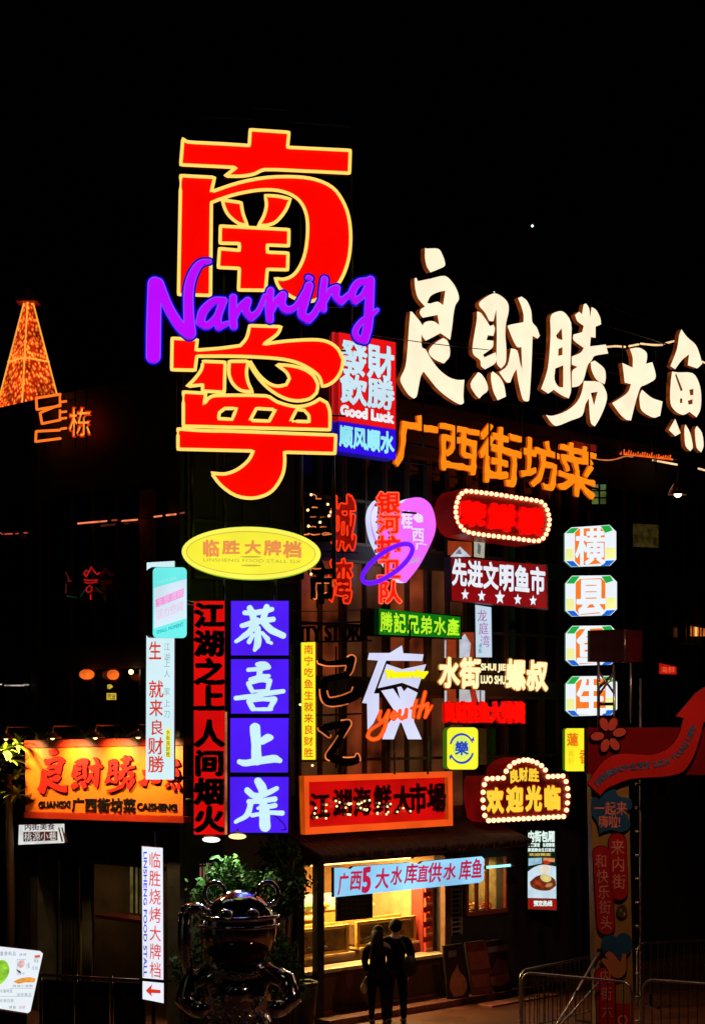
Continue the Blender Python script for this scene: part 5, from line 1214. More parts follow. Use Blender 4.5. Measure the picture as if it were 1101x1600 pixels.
S.loops('star_sticker', [smooth([(924, 1247), (938, 1243), (948, 1228), (958, 1230), (966, 1244), (984, 1248), (986, 1262), (978, 1270), (984, 1290), (972, 1300), (952, 1297), (936, 1303), (932, 1284), (923, 1270)], 70)], .3, .02, NV, SRE)
S.text('lettering', '一起来', (927, 1252, 979, 1274), .32, .006, PK, w=.02, n=56); S.text('lettering', '嗨啦!', (934, 1273, 980, 1294), .32, .006, PK, w=.02, n=56)
def pillst(name, x0, y0, x1, y1, sh_):
    p = rrect(x0, y0, x1, y1, (x1 - x0) / 2 - .1, 6); p = [(x + (y - y0) * sh_, y) for x, y in p]; c = (sum(q[0] for q in p) / len(p), sum(q[1] for q in p) / len(p))
    o = S.loops(name, [[((x - c[0]) * 1.08 + c[0], (y - c[1]) * 1.015 + c[1]) for x, y in p]], .301, .01, SRE, SRE)
    S.loops('sticker_face', [p], .312, .012, SR, SRE, o)
pillst('pill_sticker', 950, 1302, 977, 1406, .03); pillst('pill_sticker', 925, 1322, 952, 1460, .06)
for q, ch in enumerate('来内街'): S.text('letter', ch, [(953 + q * 1.2, 1311 + q * 27), (975 + q * 1.2, 1311 + q * 27), (975 + q * 1.2, 1336 + q * 27), (953 + q * 1.2, 1336 + q * 27)], .325, .006, PK, w=.012, n=56)
for q, ch in enumerate('和快乐街头'): S.text('letter', ch, [(929 + q * 2, 1334 + q * 24), (948 + q * 2, 1334 + q * 24), (948 + q * 2, 1357 + q * 24), (929 + q * 2, 1357 + q * 24)], .325, .006, PK, w=.01, n=56)
S.loops('spiky_sticker', [[(971 + (9.5 if k % 2 else 7) * math.cos(math.pi * k / 14), 1424 + (12 if k % 2 else 8.5) * math.sin(math.pi * k / 14)) for k in range(28)]], .3, .012, P('sticker_olive', (.05, .05, .02), .6), SRE)
for q, (x, y) in enumerate(((969, 1422), (974, 1428))): S.loops('eye', [ellipse(x, y, 2, 2.4, 0, 12), ellipse(x - .6, y, 1.2, 1.5, 0, 12)], .313, .004, PK)
S.loops('heart_sticker', [smooth([(962, 1504), (944, 1490), (939, 1474), (944, 1462), (954, 1459), (962, 1464), (970, 1458), (982, 1461), (987, 1473), (983, 1488), (972, 1498)], 80)], .3, .014, NV, SRE)
HD = P('sticker_skin', (.5, .17, .06), .6, 0, .15, 3, .03)
hand = smooth([(938, 1501), (942, 1497), (950, 1500), (945, 1493), (947, 1488), (953, 1487), (960, 1493), (965, 1500), (969, 1503), (972, 1490), (977, 1490), (978, 1505), (977, 1518), (970, 1527), (962, 1528), (953, 1522), (946, 1511)], 70)
S.loops('hand_outline', [[((x - 960) * 1.08 + 960, (y - 1509) * 1.06 + 1509) for x, y in hand]], .315, .006, SRE, SRE); S.loops('hand_sticker', [hand], .322, .01, HD, SRE)
pillst('pill_sticker', 928, 1512, 958, 1690, .05); 
for q, ch in enumerate('内街六一'): S.text('letter', ch, [(936 + q * 1.6, 1514 + q * 27), (954 + q * 1.6, 1514 + q * 27), (954 + q * 1.6, 1537 + q * 27), (936 + q * 1.6, 1537 + q * 27)], .325, .006, PK, w=.01, n=56)
S.loops('sticker_red_square', [[(957, 1568), (989, 1568), (990, 1640), (958, 1640)]], .3, .009, SR, SRE); S.loops('letter', [ellipse(972, 1594, 8, 8.5), ellipse(972, 1594, 5, 5.5)], .31, .01, PK)
# dark billboard over the arch
S = Sign('dark_billboard', 'unlit dark billboard box on poles in front of the octagonal boxes', 'billboard', 921, 26.4, 20, 1036)
S.panel('panel', [(921, 985), (974, 983), (974, 1035), (921, 1034)], 0, .08, P('billboard_dark', (.03, .006, .008), .35), BLACK)
S.loops('side_panel', [[(977, 983), (1003, 986), (1002, 1034), (977, 1035)]], 0, .08, P('billboard_red', (.1, .006, .01), .35), BLACK)
S.posts('edge_trim', [[(975.5, 984), (975.5, 1035)]], .02, .08, GALV)
S.posts('pole', [[(934, 1034), (934, 1137)], [(959, 1034), (959, 1137)], [(934, 1075), (959, 1052)], [(934, 1100), (959, 1100)]], .025, -.15, STEEL)

# ------------------------------------------------------------------ crowd barriers and tripod stay
def barrier(name, label, p0, p1, h=1.12, group='steel crowd barriers by the arch'):
    p0, p1 = Vector(p0), Vector(p1); L_ = (p1 - p0).length; e = empty(name, (p0.x, p0.y, 0), math.atan2(p1.y - p0.y, p1.x - p0.x)); tag(e, label, 'barrier', group)
    r = .16; pts = [(0, 0, .02), (0, 0, h - r)] + [(r - r * math.cos(a), 0, h - r + r * math.sin(a)) for a in np.linspace(.2, 1.4, 5)] + [(r, 0, h), (L_ - r, 0, h)] + [(L_ - r + r * math.sin(a), 0, h - r + r * math.cos(a)) for a in np.linspace(.2, 1.4, 5)] + [(L_, 0, h - r), (L_, 0, .02)]
    MB().tube(pts, .021, 8).build('frame', GALV, e, True); MB().tube([(0, 0, .22), (L_, 0, .22)], .016, 6).build('lower_rail', GALV, e)
    n = int(L_ / .13); b = None
    for k in range(1, n):
        if b is None: b = MB().tube([(0, 0, .22), (0, 0, h - .01)], .008, 5).build('bar', STEEL, e); o = b
        else: o = b.copy(); COL.objects.link(o)
        o.location = (L_ * k / n, 0, 0)
    for x in (.25, L_ - .25): MB().box(x - .03, x + .03, -.3, .3, 0, .03).box(x - .02, x + .02, -.02, .02, .03, .22).build('foot', STEEL, e)
def gp(px, Y): return Vector(((px - CX) * Y / FPX, Y, 0))
barrier('crowd_barrier', 'nearest steel crowd barrier with a bright rail crossing the pillar foot', gp(815, 25.9), gp(986, 24.9))
barrier('crowd_barrier', 'steel crowd barrier running away behind the bright railed one', gp(812, 26.05), gp(938, 27.9))
barrier('crowd_barrier', 'steel crowd barrier at the lower right corner of the view', gp(1004, 25.2), gp(1190, 24.4))
barrier('crowd_barrier', 'farther dark crowd barrier to the right of the arch pillar', gp(995, 29.3), gp(1130, 29.9))
e = empty('stay_pole', gp(900, 25.6)); tag(e, 'leaning tripod stay poles bracing the arch beside the barriers', 'stay')
def rel(p): return p - e.location
MB().tube([rel(wp(936, 1488, 25.7)), rel(wp(868, 1604, 25.3)), rel(wp(858, 1625, 25.2))], .022, 7).build('leg', GALV, e, True)
MB().tube([rel(wp(938, 1532, 25.6)), rel(wp(880, 1596, 25.4)), rel(wp(862, 1618, 25.3))], .018, 7).build('leg', GALV, e, True)
MB().box(*[v for c in (rel(wp(938, 1488, 25.75)),) for v in (c.x - .06, c.x + .06, c.y - .05, c.y + .05, c.z - .05, c.z + .06)]).build('clamp', BLACK, e)

# ------------------------------------------------------------------ poster standees, bin, round items by the shop
def standee(label, q, Y, col, shapes):
    S = Sign('poster_stand', label, 'poster stand', q[3][0], Y, ANG - 8, q[2][1], 'poster boards leaning by the shop')
    S.loops('board', [q], 0, .04, P('poster_' + col[0], col[1], .5, 0, .5, 5), BLACK)
    (x0, y0), (x1, y1) = q[0], q[2]; w_, h_ = x1 - x0, y1 - y0
    for nm, c, pp in shapes: S.loops('printed_shape', [smooth([(x0 + a * w_, y0 + b * h_) for a, b in pp], 50)], .041, .003, P('standee_' + nm, c, .5, 0, .3, 8))
    S.posts('leg', [[(q[0][0] + 3, q[0][1] + 8), (q[3][0] + 8, q[3][1] - 1)], [(q[1][0] - 3, q[1][1] + 8), (q[2][0] + 4, q[2][1] - 2)]], .015, -.25, BLACK)
bowl = [(.3, .6), (.45, .45), (.55, .35), (.62, .48), (.85, .62), (.9, .8), (.75, .95), (.4, .97), (.25, .8)]
standee('dark poster stand with a tan vase shape nearest the shop pillar', [(692, 1478), (722, 1474), (733, 1560), (700, 1566)], fY(710) - .75, ('black', (.03, .015, .015)), [('tan', (.45, .18, .09), bowl), ('grey', (.2, .17, .15), [(.2, .1), (.5, .08), (.5, .2), (.2, .22)])])
standee('dull red poster stand in the middle of the three by the shop', [(726, 1473), (757, 1469), (770, 1551), (738, 1558)], fY(744) - .75, ('dull_red', (.16, .03, .02)), [('brick', (.3, .08, .05), [(.1, .2), (.8, .15), (.9, .5), (.2, .55)]), ('brick', (.3, .08, .05), [(.2, .65), (.85, .62), (.9, .85), (.3, .9)])])
standee('dark poster stand with a round bowl picture at the right of the three', [(759, 1471), (786, 1467), (800, 1546), (772, 1552)], fY(775) - .75, ('black', (.03, .015, .015)), [('tan', (.45, .18, .09), [(.1, .75), (.85, .65), (.95, .78), (.6, .92), (.25, .92)]), ('brown', (.22, .06, .04), [(.15, .7), (.4, .35), (.8, .4), (.9, .65)]), ('grey', (.2, .17, .15), [(.05, .12), (.8, .06), (.82, .18), (.08, .24)])])
for q, (px, lb_) in enumerate(((712, 'thin reddish floor mat below the dark vase poster stand'), (748, 'thin reddish floor mat below the dull red poster stand'), (782, 'thin reddish floor mat below the round bowl poster stand'))):
    p = F2W(fs(px), 1.0, 0); e = empty('floor_mat', p, cb.a); tag(e, lb_, 'mat', 'reddish mats in front of the poster boards')
    MB().box(-.32, .32, -.16, .16, .004, .03).build('mat', P('mat_red', (.28, .09, .06), .7), e)
e = empty('litter_bin', gp(473, 27.2)); tag(e, 'dark round litter bin left of the shop opening', 'bin')
MB().lathe((0, 0, 0), [(0, .01), (.2, .01), (.24, .72), (.22, .74), (.2, .7), (0, .68)], 20).build('body', P('bin_dark', (.03, .015, .012), .4), e, True)
MB().lathe((0, 0, .7), [(.235, 0), (.255, .02), (.255, .07), (.22, .09), (.2, .06)], 20).build('rim', BLACK, e, True)
lamp_defs = ((330, 1312, 'pale lit lamp shade under the red vertical sign', (225, 240, 225)), (371, 1307, 'warm lit lamp shade under the blue light boxes', (255, 206, 130)))
for px, py, lb_, c in lamp_defs:
    e = empty('shade_lamp', wp(px, py, 25.75)); e.rotation_euler = (math.radians(-22), 0, 0); tag(e, lb_, 'lamp', None)
    MB().lathe((0, 0, 0), [(.02, .08), (.06, .075), (.15, .01), (.155, 0), (.14, .0), (.04, .06)], 16).build('shade', P('lamp_brass', (0, 0, 0)), e, True)
    MB().lathe((0, 0, -.002), [(0, 0), (.135, 0.0), (.12, .02), (0, .03)], 16).build('diffuser', E('diffuser_%d' % px, c, 2.2, .2, 10), e, True)
    MB().tube([(0, 0, .07), (0, .05, .16), (0, .5, .16)], .014, 5).build('arm', BLACK, e)
    L_ = bpy.data.lights.new('lamp_light', 'SPOT'); L_.energy = 70; L_.color = (1, .8, .5) if px > 350 else (.8, 1, .66); L_.spot_size = math.radians(120); L_.shadow_soft_size = .08
    o = bpy.data.objects.new('lamp_light', L_); COL.objects.link(o); o.parent = e; o.location = (0, 0, -.03)

# ------------------------------------------------------------------ left: lanterns, dim neon, light lines
for px, py, w_, lb_ in ((136, 1054, 12, 'left of two small glowing orange lanterns on the dark left building'), (177, 1054.5, 9.5, 'right of two small glowing orange lanterns above a yellow sign')):
    e = empty('lantern', wp(px, py + 8, lY(px) - .3)); tag(e, lb_, 'lantern', 'orange lanterns on the left building'); k_ = lY(px) / FPX
    MB().ball((0, 0, 8 * k_), (w_ * k_, w_ * k_, 8 * k_), u=18, w=10).build('shade', E('lantern_glow', (246, 104, 30), 1.0, .45, 5), e, True)
    MB().tube([(0, 0, -2 * k_), (0, 0, 0.5 * k_)], 5 * k_, 10).tube([(0, 0, 15.5 * k_), (0, 0, 18 * k_)], 5 * k_, 10).build('cap', P('lantern_cap', (.3, .06, .02), .5), e)
    MB().tube([(0, 0, 18 * k_), (0, 0, 60 * k_)], .008, 5).build('cord', BLACK, e)
e = empty('wall_bulb', wp(205, 1050, lY(205) - .2)); tag(e, 'single bright warm bulb right of the orange lanterns', 'bulb'); MB().ball((0, 0, 0), .04, u=10, w=8).build('globe', E('warm_bulb', (0, 0, 0)), e, True); MB().tube([(0, .02, 0), (0, .25, 0)], .03, 8).build('socket', BLACK, e)
S = onL('small_yellow_sign', 'tiny yellow lit sign under the right orange lantern', 'sign', 166, 1094, .12)
S.panel('panel', (167, 1083, 182, 1093.5), 0, .06, E('small_yellow', (226, 190, 60), .8, .4, 8), BLACK); S.text('lettering', '营业', (167.5, 1084, 181.5, 1093), .06, .004, BLK, w=.0, n=40)
S.loops('top_piece', [[(168, 1070), (173, 1069), (177, 1073), (172, 1077), (168, 1076)]], 0, .05, E('small_yellow', (0, 0, 0)), BLACK)
S = onL('dim_neon_character', 'dim red neon character drawn in thin tubes on the left building', 'sign', 128, 940, .15)
DN = E('dim_red_neon', (176, 22, 22), .9, .35, 6)
S.tubes('neon_tube', [smooth(a, 90, 4, False) for a in ([(131, 896), (135, 901), (139, 894), (143, 886), (147, 892), (152, 897), (156, 895)], [(143, 886), (139, 893), (135, 891), (132, 897)], [(132, 906), (140, 907), (153, 906)], [(133, 910), (141, 911), (152, 909)], [(140, 915), (144, 918), (142, 924), (137, 925), (135, 920), (140, 915)], [(142, 928), (142, 937)])], .012, 0, DN, closed=False)
S.tubes('neon_tube', [smooth(a, 90, 4, False) for a in ([(103, 894), (108, 905), (106, 908), (112, 908)], [(104, 912), (103, 927)])], .01, 0, E('dim_rose_neon', (90, 26, 20), .8, .5, 6), closed=False)
S.tubes('neon_tube', [smooth(a, 90, 4, False) for a in ([(126, 932), (133, 922)], [(150, 918), (158, 926)], [(104, 931), (120, 934)])], .008, 0, E('dim_green_neon', (26, 52, 28), .8, .5, 6), closed=False)
S = onL('light_strip', 'broken line of warm strip lights along the dark left building', 'strip lights', 0, 838, .3)
SL = E('strip_light', (255, 130, 86), .95, .5, 5); SL2 = E('strip_dim', (190, 70, 50), .8, .6, 5)
for a in ([(122, 818), (167, 814)], [(191, 814), (215, 812)], [(241, 807.5), (253, 806)], [(260, 805), (275, 803.5)]): S.tubes('strip', [a], .014, 0, SL, closed=False)
for a in ([(0, 832), (5, 835)], [(8, 834.5), (20, 834)], [(25, 834), (29, 833.5)], [(38, 832.5), (43, 832.5)], [(175, 813), (183, 812.5)], [(282, 802), (288, 801)], [(190, 814), (196, 814)]): S.tubes('strip', [a], .012, 0, SL2, closed=False)
S.tubes('strip', [[(0, 1070), (3, 1069)], [(8, 1071), (38, 1071)], [(37, 1070), (45, 1070)]], .012, .05, E('strip_pale', (210, 190, 180), .6, .6, 5), closed=False)
S.tubes('cable', [[(0, 841), (60, 830), (130, 820), (290, 804)]], .006, -.03, BLACK, closed=False)
# cables from the roof
for q, (a, b, sag, lb_) in enumerate((((560, 520, 27), (1110, 545, 37), 8, 'thin dark cable crossing behind the white rooftop characters'), ((930, 470, 34), (1110, 516, 37), 4, 'thin cable descending to the right above the last white character'), ((300, 938, 25.7), (575, 952, 27.5), 3, 'thin cable along the top of the blue boxes'))):
    A_, B_ = wp(*a), wp(*b); e = empty('cable', A_); tag(e, lb_, 'cable', None)
    MB().tube([(B_ - A_) * t_ + Vector((0, 0, -sag * .03 * 4 * t_ * (1 - t_))) for t_ in np.linspace(0, 1, 14)], .008, 5).build('wire', P('cable_grey', (.12, .1, .09), .5), e)
# dark poster rail at lower left
S = Sign('poster_rail', 'dark low fence with faint food posters behind the menu light board', 'fence', 60, 24.5, -6, 1640)
S.posts('rail', [[(62, 1523), (228, 1532)], [(62, 1600), (228, 1605)], [(64, 1520), (64, 1640)], [(120, 1522), (120, 1640)], [(175, 1525), (175, 1640)], [(226, 1528), (226, 1640)]], .02, 0, P('rail_red', (.2, .05, .03), .4))
for q, x in enumerate((67, 122, 178)):
    S.panel('poster', [(x, 1530 + q * 2), (x + 49, 1533 + q * 2), (x + 49, 1640), (x, 1640)], -.02, .015, P('poster_dim', (.05, .025, .02), .5, 0, .6, 5))
    S.loops('printed_shape', [ellipse(x + 26, 1575, 17, 18, 0, 20)], -.005, .004, P('print_dim', (.16, .05, .03), .5, 0, .5, 9))
    S.text('lettering', '特色小吃'[q] + '鲜', (x + 6, 1540, x + 20, 1560), -.005, .003, P('print_rose', (.2, .1, .08), .6), vert=True, w=.0, n=36)

# ------------------------------------------------------------------ plants
def leaf_mat(name, c, v=.5): return P(name, c, .6, 0, v, 3, .1, 20, spec=.15)
def leaves(mb, c, r, n, size, seed, flat=.75):
    rr = np.random.default_rng(seed)
    cl = rr.normal(0, .42, (max(4, n // 60), 3)) * np.array(r)
    for k in range(n):
        b = cl[rr.integers(len(cl))]; p = np.array(c) + b + rr.normal(0, .17, 3) * np.array(r)
        d = Vector(rr.normal(0, 1, 3)); d.z -= .2; d.normalize(); s_ = size * rr.uniform(.6, 1.3); w_ = d.orthogonal().normalized() * s_ * .28
        q = Vector(p); mid = q + d * s_ * .5 + Vector((0, 0, s_ * .06))
        mb.add([q, mid + w_, q + d * s_, mid - w_], [(0, 1, 2), (0, 2, 3)])
def shrub(name, label, px, py, Y, r, n, size, mat, seed, group=None, cat='plant'):
    c = wp(px, py, Y); e = empty(name, (c.x, c.y, 0)); tag(e, label, cat, group)
    m = MB(); leaves(m, (0, 0, c.z), r, n, size, seed); mesh_obj('foliage', m.v, m.f, mat, None, e, normals=False)
    t = MB(); rr = random.Random(seed)
    for k in range(5):
        x, y = rr.uniform(-.5, .5) * r[0], rr.uniform(-.4, .4) * r[1]; t.tube([(x * .3, y * .3, 0), (x * .7, y * .7, c.z * .6), (x, y, c.z + rr.uniform(-.2, .3) * r[2])], [.03, .022, .01], 6)
    t.build('stems', DKW, e, True)
G1 = leaf_mat('leaf_green', (.035, .13, .03)); G2 = leaf_mat('leaf_dark', (.025, .065, .02)); G3 = leaf_mat('leaf_lime', (.26, .36, .05))
shrub('shrub', 'bright green bush under the lamps just behind the chrome statue', 362, 1372, 25.6, (.38, .25, .3), 900, .1, G1, 3, 'bushes behind the chrome statue')
shrub('shrub', 'dark bush to the right of the chrome statue ears', 435, 1398, 25.9, (.42, .25, .4), 900, .1, G2, 4, 'bushes behind the chrome statue')
shrub('shrub', 'dark low bush at the foot of the corner right of the statue', 452, 1500, 25.8, (.3, .25, .7), 900, .09, G2, 5, 'bushes behind the chrome statue')
shrub('shrub', 'dark low bush left of the statue beside the arrow sign', 300, 1520, 25.2, (.3, .25, .6), 700, .09, G2, 6, 'bushes behind the chrome statue')
shrub('shrub', 'dark leafy bush high behind the left ear of the statue', 322, 1412, 25.9, (.3, .25, .35), 700, .09, G2, 8, 'bushes behind the chrome statue')
shrub('shrub', 'dark leafy bush spreading right under the blue boxes', 440, 1345, 26.6, (.5, .25, .3), 900, .1, G2, 9, 'bushes behind the chrome statue')
# long-leaved tree at the left edge
c = wp(14, 1196, 28.75); e = empty('palm_tree', (c.x, c.y, 0)); tag(e, 'long leaved tree lit yellow green beside the amber board', 'tree')
MB().tube([(0, 0, 0), (.03, 0, c.z * .5), (0, 0, c.z - .15)], [.1, .08, .05], 8).build('trunk', DKW, e, True)
m = MB(); rr = random.Random(5)
for hx, hy, hz in ((.0, 0, .1), (.18, -.1, .36), (-.25, 0, -.05), (.1, .1, -.25), (-.05, -.15, .25), (-.3, -.1, -.4), (.15, -.05, -.5)):
    for k in range(26):
        az_, el = rr.uniform(0, 6.28), rr.uniform(-.2, 1.3); L_ = rr.uniform(.26, .42); d = Vector((math.cos(az_) * math.cos(el), math.sin(az_) * math.cos(el), math.sin(el)))
        sd = d.cross(Vector((0, 0, 1))).normalized() if abs(d.z) < .99 else Vector((1, 0, 0)); b = Vector((hx, hy, c.z + hz)); V = []
        for j in range(6):
            t_ = j / 5; p = b + d * L_ * t_ + Vector((0, 0, -.14 * t_ * t_)); w_ = .034 * math.sin(math.pi * (.12 + .86 * t_)); V += [p + sd * w_, p + Vector((0, 0, -.006)), p - sd * w_]
        m.add(V, [(3 * j + i, 3 * j + i + 1, 3 * j + i + 4, 3 * j + i + 3) for j in range(5) for i in (0, 1)])
mesh_obj('crown', m.v, m.f, G3, None, e, True, normals=False)

# ------------------------------------------------------------------ chrome statue
CH = P('chrome', (.9, .9, .92), .08, 1.0, .05, 3, .3, 7)
SYs = 24.9; sc_ = SYs / FPX
c = wp(372, 1130, SYs); st = empty('chrome_statue', (c.x, c.y, 0), math.radians(5)); tag(st, 'chrome statue of a round headed animal with two ring ears among dark bushes', 'statue')
def sz_(py): return CAMH - (py - HY) * SYs / FPX
m = MB(); m.ball((0, 0, sz_(1452)), (.58, .54, .6), u=36, w=24)
m.ball((0, .02, .95), (.5, .42, .62), u=32, w=20)
for sx in (-1, 1):
    m.tube([(sx * .42, 0, 1.3), (sx * .72, -.12, 1.15), (sx * .8, -.25, .9), (sx * .62, -.4, .78)], [.15, .15, .14, .12], 14)
    m.ball((sx * .56, -.44, .8), (.16, .15, .14), u=16, w=10)
    m.tube([(sx * .26, 0, .65), (sx * .34, -.2, .4), (sx * .36, -.25, .12)], [.22, .2, .18], 16); m.ball((sx * .38, -.34, .1), (.2, .3, .13), u=16, w=10)
m.build('body', CH, st, True)
for sx, px in ((-1, 334), (1, 421)):
    x = (px - 372) * sc_ * .95; z = sz_(1396)
    m = MB(); m.tube([(x + .15 * math.cos(a), .0, z + .17 * math.sin(a)) for a in np.linspace(0, 2 * math.pi, 28)[:-1]], .035, 8, True); m.build('ear', CH, st, True)
VIS = P('visor_glass', (.06, .02, .015), .08, .6, .3, 3, .05, 5)
m = MB()
for zz, rr_, t_ in ((sz_(1430), 1.02, .035), (sz_(1444), 1.03, .028)):
    m.tube([(.585 * rr_ * math.cos(a), .545 * rr_ * math.sin(a), zz) for a in np.linspace(0, 2 * math.pi, 44)[:-1]], t_, 8, True)
m.build('brow_band', CH, st, True)
MB().ball((0, -.12, sz_(1480)), (.47, .48, .33), u=32, w=18).build('muzzle', VIS, st, True)
m = MB()
for sx in (-.2, .2): m.ball((sx, -.46, sz_(1424)), (.1, .08, .09), u=16, w=10)
m.build('eyes', CH, st, True)
m = MB(); m.tube([(.36 * math.cos(a), .33 * math.sin(a) - .02, sz_(1513)) for a in np.linspace(0, 2 * math.pi, 36)[:-1]], .05, 8, True)
for k in range(9): m.ball((.3 * math.cos(-.3 - k * .31), -.36 * abs(math.sin(.3 + k * .31)) - .1, 1.28), .045, u=10, w=8)
m.build('collar', CH, st, True)
m = MB(); m.box(-.2, .2, -.44, -.4, .9, 1.12).ball((.0, -.43, 1.0), (.13, .06, .13), u=14, w=8); m.build('chest_badge', CH, st, True)
rs_ = random.Random(11)
for k in range(46):
    a = rs_.uniform(-2.9, -.25); zz = rs_.uniform(.45, 1.25); fr_ = math.sqrt(max(.05, 1 - ((zz - .95) / .62) ** 2))
    o = MB().ball((.5 * fr_ * math.cos(a), .02 + .42 * fr_ * math.sin(a), zz), rs_.uniform(.018, .042), u=10, w=8).build('glint_stud', CH, st, True)  # studs added to catch glints on the chrome body
for k in range(5):
    x0 = -.3 + k * .15; MB().tube([(x0 + .07 * math.sin(j * 1.1), -.36 - .05 * math.sin(j * .7), .55 + j * .05) for j in range(9)], .016, 6).build('glint_scroll', CH, st, True)  # curls added for more glints on the belly
m = MB(); m.tube([(-.72, -.1, 1.2), (-.8, -.1, 1.75), (-.78, -.12, sz_(1424))], [.09, .1, .11], 12); m.ball((-.66, -.14, sz_(1418)), (.2, .13, .1), u=16, w=10); m.build('raised_arm', CH, st, True)

# ------------------------------------------------------------------ the two people
DARK = P('dark_cloth', (.006, .0055, .006), .9, spec=.1); DARK2 = P('dark_trousers', (.007, .007, .009), .9, spec=.1); SKIN = P('skin', (.35, .18, .11), .5); HAIR = P('dark_hair', (.007, .005, .005), .7, spec=.2)
def body(name, J, Ed, mat, parent, lev=2):
    me = bpy.data.meshes.new(name); me.from_pydata([j[:3] for j in J], Ed, []); o = bpy.data.objects.new(name, me); COL.objects.link(o)
    md = o.modifiers.new('skin', 'SKIN'); md.use_smooth_shade = True; o.modifiers.new('sub', 'SUBSURF').levels = lev; o.modifiers['sub'].render_levels = lev
    for k, j in enumerate(J): me.skin_vertices[0].data[k].radius = (j[3], j[4] if len(j) > 4 else j[3])
    me.skin_vertices[0].data[0].use_root = True
    bpy.context.view_layer.update(); dg = bpy.context.evaluated_depsgraph_get(); m2 = bpy.data.meshes.new_from_object(o.evaluated_get(dg)); bpy.data.objects.remove(o)
    m2.materials.clear(); m2.materials.append(mat); n = bpy.data.objects.new(name, m2); COL.objects.link(n); n.parent = parent; return n
def person(label, px, Y, H, turn, woman, bag):
    p = gp(px, Y); e = empty('person', p, math.radians(turn)); tag(e, label, 'person'); k = H / 1.72
    # back towards the camera: the figure looks along +y
    sh = .175 if woman else .205; hp = .1
    J = [(0, 0, .93, .15, .11), (0, .01, 1.1, .135, .1), (0, 0, 1.3, .165 if woman else .185, .11), (0, 0, 1.42, .1, .09), (0, .01, 1.5, .05), (0, .03, 1.62, .095, .105), (0, .035, 1.70, .07),
         (-hp, 0, .86, .1), (-hp - .01, .02, .48, .068), (-hp - .01, -.01, .08, .045), (-hp - .01, .12, .035, .04),
         (hp, 0, .86, .1), (hp + .02, -.02, .48, .068), (hp + .03, -.05, .08, .045), (hp + .03, .08, .035, .04),
         (-sh, 0, 1.38, .075), (-sh - .06, -.01, 1.12, .052), (-sh - .03, .12, .92, .04), (-sh - .02, .16, .84, .034),
         (sh, 0, 1.38, .075), (sh + .06, -.02, 1.12, .052), (sh + .03, .1, .9, .04), (sh + .02, .15, .82, .034)]
    Ed = [(0, 1), (1, 2), (2, 3), (3, 4), (4, 5), (5, 6), (0, 7), (7, 8), (8, 9), (9, 10), (0, 11), (11, 12), (12, 13), (13, 14), (3, 15), (15, 16), (16, 17), (17, 18), (3, 19), (19, 20), (20, 21), (21, 22)]
    J = [(j[0] * k, j[1] * k, j[2] * k) + tuple(r * k for r in j[3:]) for j in J]
    b = body('body', J, Ed, SKIN, e)
    # clothes: coat and trousers as slightly larger skins
    Jc = [(0, 0, .82 * k, .19 * k, .14 * k), (0, .01, 1.08 * k, .16 * k, .12 * k), (0, 0, 1.3 * k, (.18 if woman else .2) * k, .125 * k), (0, 0, 1.42 * k, .105 * k, .095 * k)]
    JA = [(-sh * k, 0, 1.385 * k, .085 * k), (-(sh + .065) * k, -.01, 1.12 * k, .064 * k), (-(sh + .03) * k, .12 * k, .93 * k, .052 * k), (sh * k, 0, 1.385 * k, .085 * k), ((sh + .065) * k, -.02, 1.12 * k, .064 * k), ((sh + .03) * k, .1 * k, .91 * k, .052 * k)]
    if woman: Jc[0] = (0, 0, .66 * k, .23 * k, .17 * k)
    body('coat', Jc + JA, [(0, 1), (1, 2), (2, 3), (3, 4), (4, 5), (5, 6), (3, 7), (7, 8), (8, 9)], DARK, e)
    T = [(0, 0, .92 * k, .155 * k, .115 * k)] + [(j[0], j[1], j[2], j[3] * 1.12) for j in (J[7], J[8], J[9])] + [(j[0], j[1], j[2], j[3] * 1.12) for j in (J[11], J[12], J[13])]
    body('trousers', T, [(0, 1), (1, 2), (2, 3), (0, 4), (4, 5), (5, 6)], DARK2, e)
    m = MB()
    for j in (J[10], J[14]): m.ball((j[0], j[1] - .05 * k, .05 * k), (.052 * k, .13 * k, .05 * k), u=14, w=8)
    m.build('shoes', BLACK, e, True)
    m = MB(); m.ball((0, .012 * k, 1.645 * k), (.105 * k, .115 * k, .118 * k), u=20, w=14)
    if woman: m.tube([(0, -.03 * k, 1.66 * k), (0, -.085 * k, 1.5 * k), (.005, -.13 * k, 1.28 * k), (0, -.13 * k, 1.2 * k)], [.1 * k, .115 * k, .12 * k, .07 * k], 14)
    m.build('hair', HAIR, e, True)
    for sx in (-1, 1):
        MB().ball((sx * .1 * k, .03 * k, 1.615 * k), (.015 * k, .02 * k, .03 * k), u=8, w=6).build('ear', SKIN, e, True)
        MB().ball((sx * .034 * k, .128 * k, 1.625 * k), (.014 * k, .006, .009 * k), u=8, w=6).build('eye', HAIR, e, True)
    m = MB()
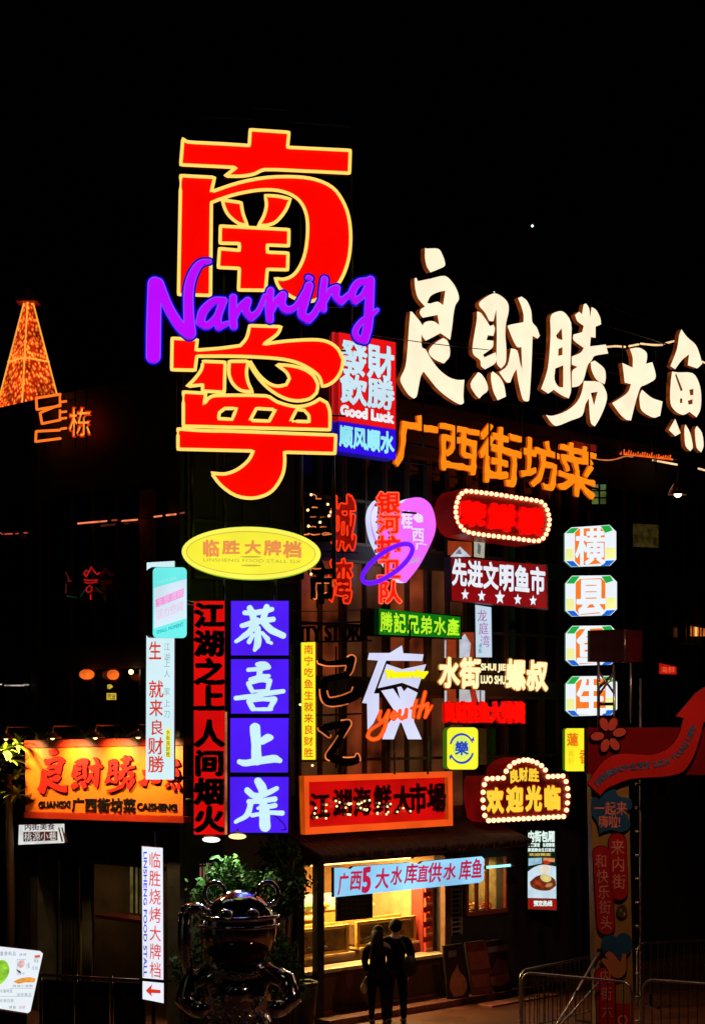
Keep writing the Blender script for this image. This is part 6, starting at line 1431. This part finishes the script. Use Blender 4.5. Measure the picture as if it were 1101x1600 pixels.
    m.ball((0, .135 * k, 1.595 * k), (.013 * k, .018 * k, .025 * k), u=8, w=6).build('nose', SKIN, e, True); MB().ball((0, .127 * k, 1.555 * k), (.026 * k, .006, .007 * k), u=8, w=6).build('mouth', P('lips', (.3, .08, .07), .5), e, True)
    for sx, w_ in ((-1, J[18]), (1, J[22])):
        m = MB(); o_ = Vector(w_[:3]); m.ball(o_ + Vector((0, .01, -.045)) * k, (.024 * k, .042 * k, .05 * k), u=10, w=8)
        for q in range(4):
            y = -.028 + q * .021; ln = (.062, .074, .07, .055)[q]; m.tube([o_ + Vector((0, y, -.08)) * k, o_ + Vector((-sx * .006, y + .004, -.08 - ln * .55)) * k, o_ + Vector((-sx * .02, y + .006, -.08 - ln)) * k], [.0095 * k, .009 * k, .007 * k], 7)
        m.tube([o_ + Vector((0, .042, -.035)) * k, o_ + Vector((-sx * .012, .062, -.065)) * k, o_ + Vector((-sx * .018, .066, -.092)) * k], [.011 * k, .01 * k, .008 * k], 7); m.build('hand', SKIN, e, True)
    return e
person('person with long dark hair and dark coat seen from behind at the tank counter', 590, 27.55, 1.62, -10, True, False)
person('taller person with short hair in dark clothes seen from behind at the counter', 618, 27.65, 1.71, 6, False, True)
p = gp(630, 27.5); e = empty('shoulder_bag', (p.x + .1, p.y - .1, .84)); tag(e, 'dark shoulder bag hanging at the right side of the taller person', 'bag')
m = MB(); m.ball((0, 0, .16), (.13, .07, .18), u=18, w=12); m.build('bag', P('bag_dark', (.014, .012, .012), .5), e, True)
MB().tube([(-.02, .02, .3), (-.1, .0, .5), (-.16, .05, .62), (-.1, .16, .5), (.04, .07, .28)], .014, 6).build('strap', BLACK, e, True)
p = gp(569, 27.5); e = empty('plastic_bag', (p.x, p.y + .05, .52)); tag(e, 'small pale plastic bag held low by the long haired person', 'bag')
m = MB().ball((0, 0, .1), (.06, .04, .1), u=14, w=10).tube([(0, 0, .19), (.03, .02, .26), (.06, .03, .3)], [.03, .015, .012], 8); m.build('bag', P('pale_plastic', (.45, .4, .25), .4), e, True)
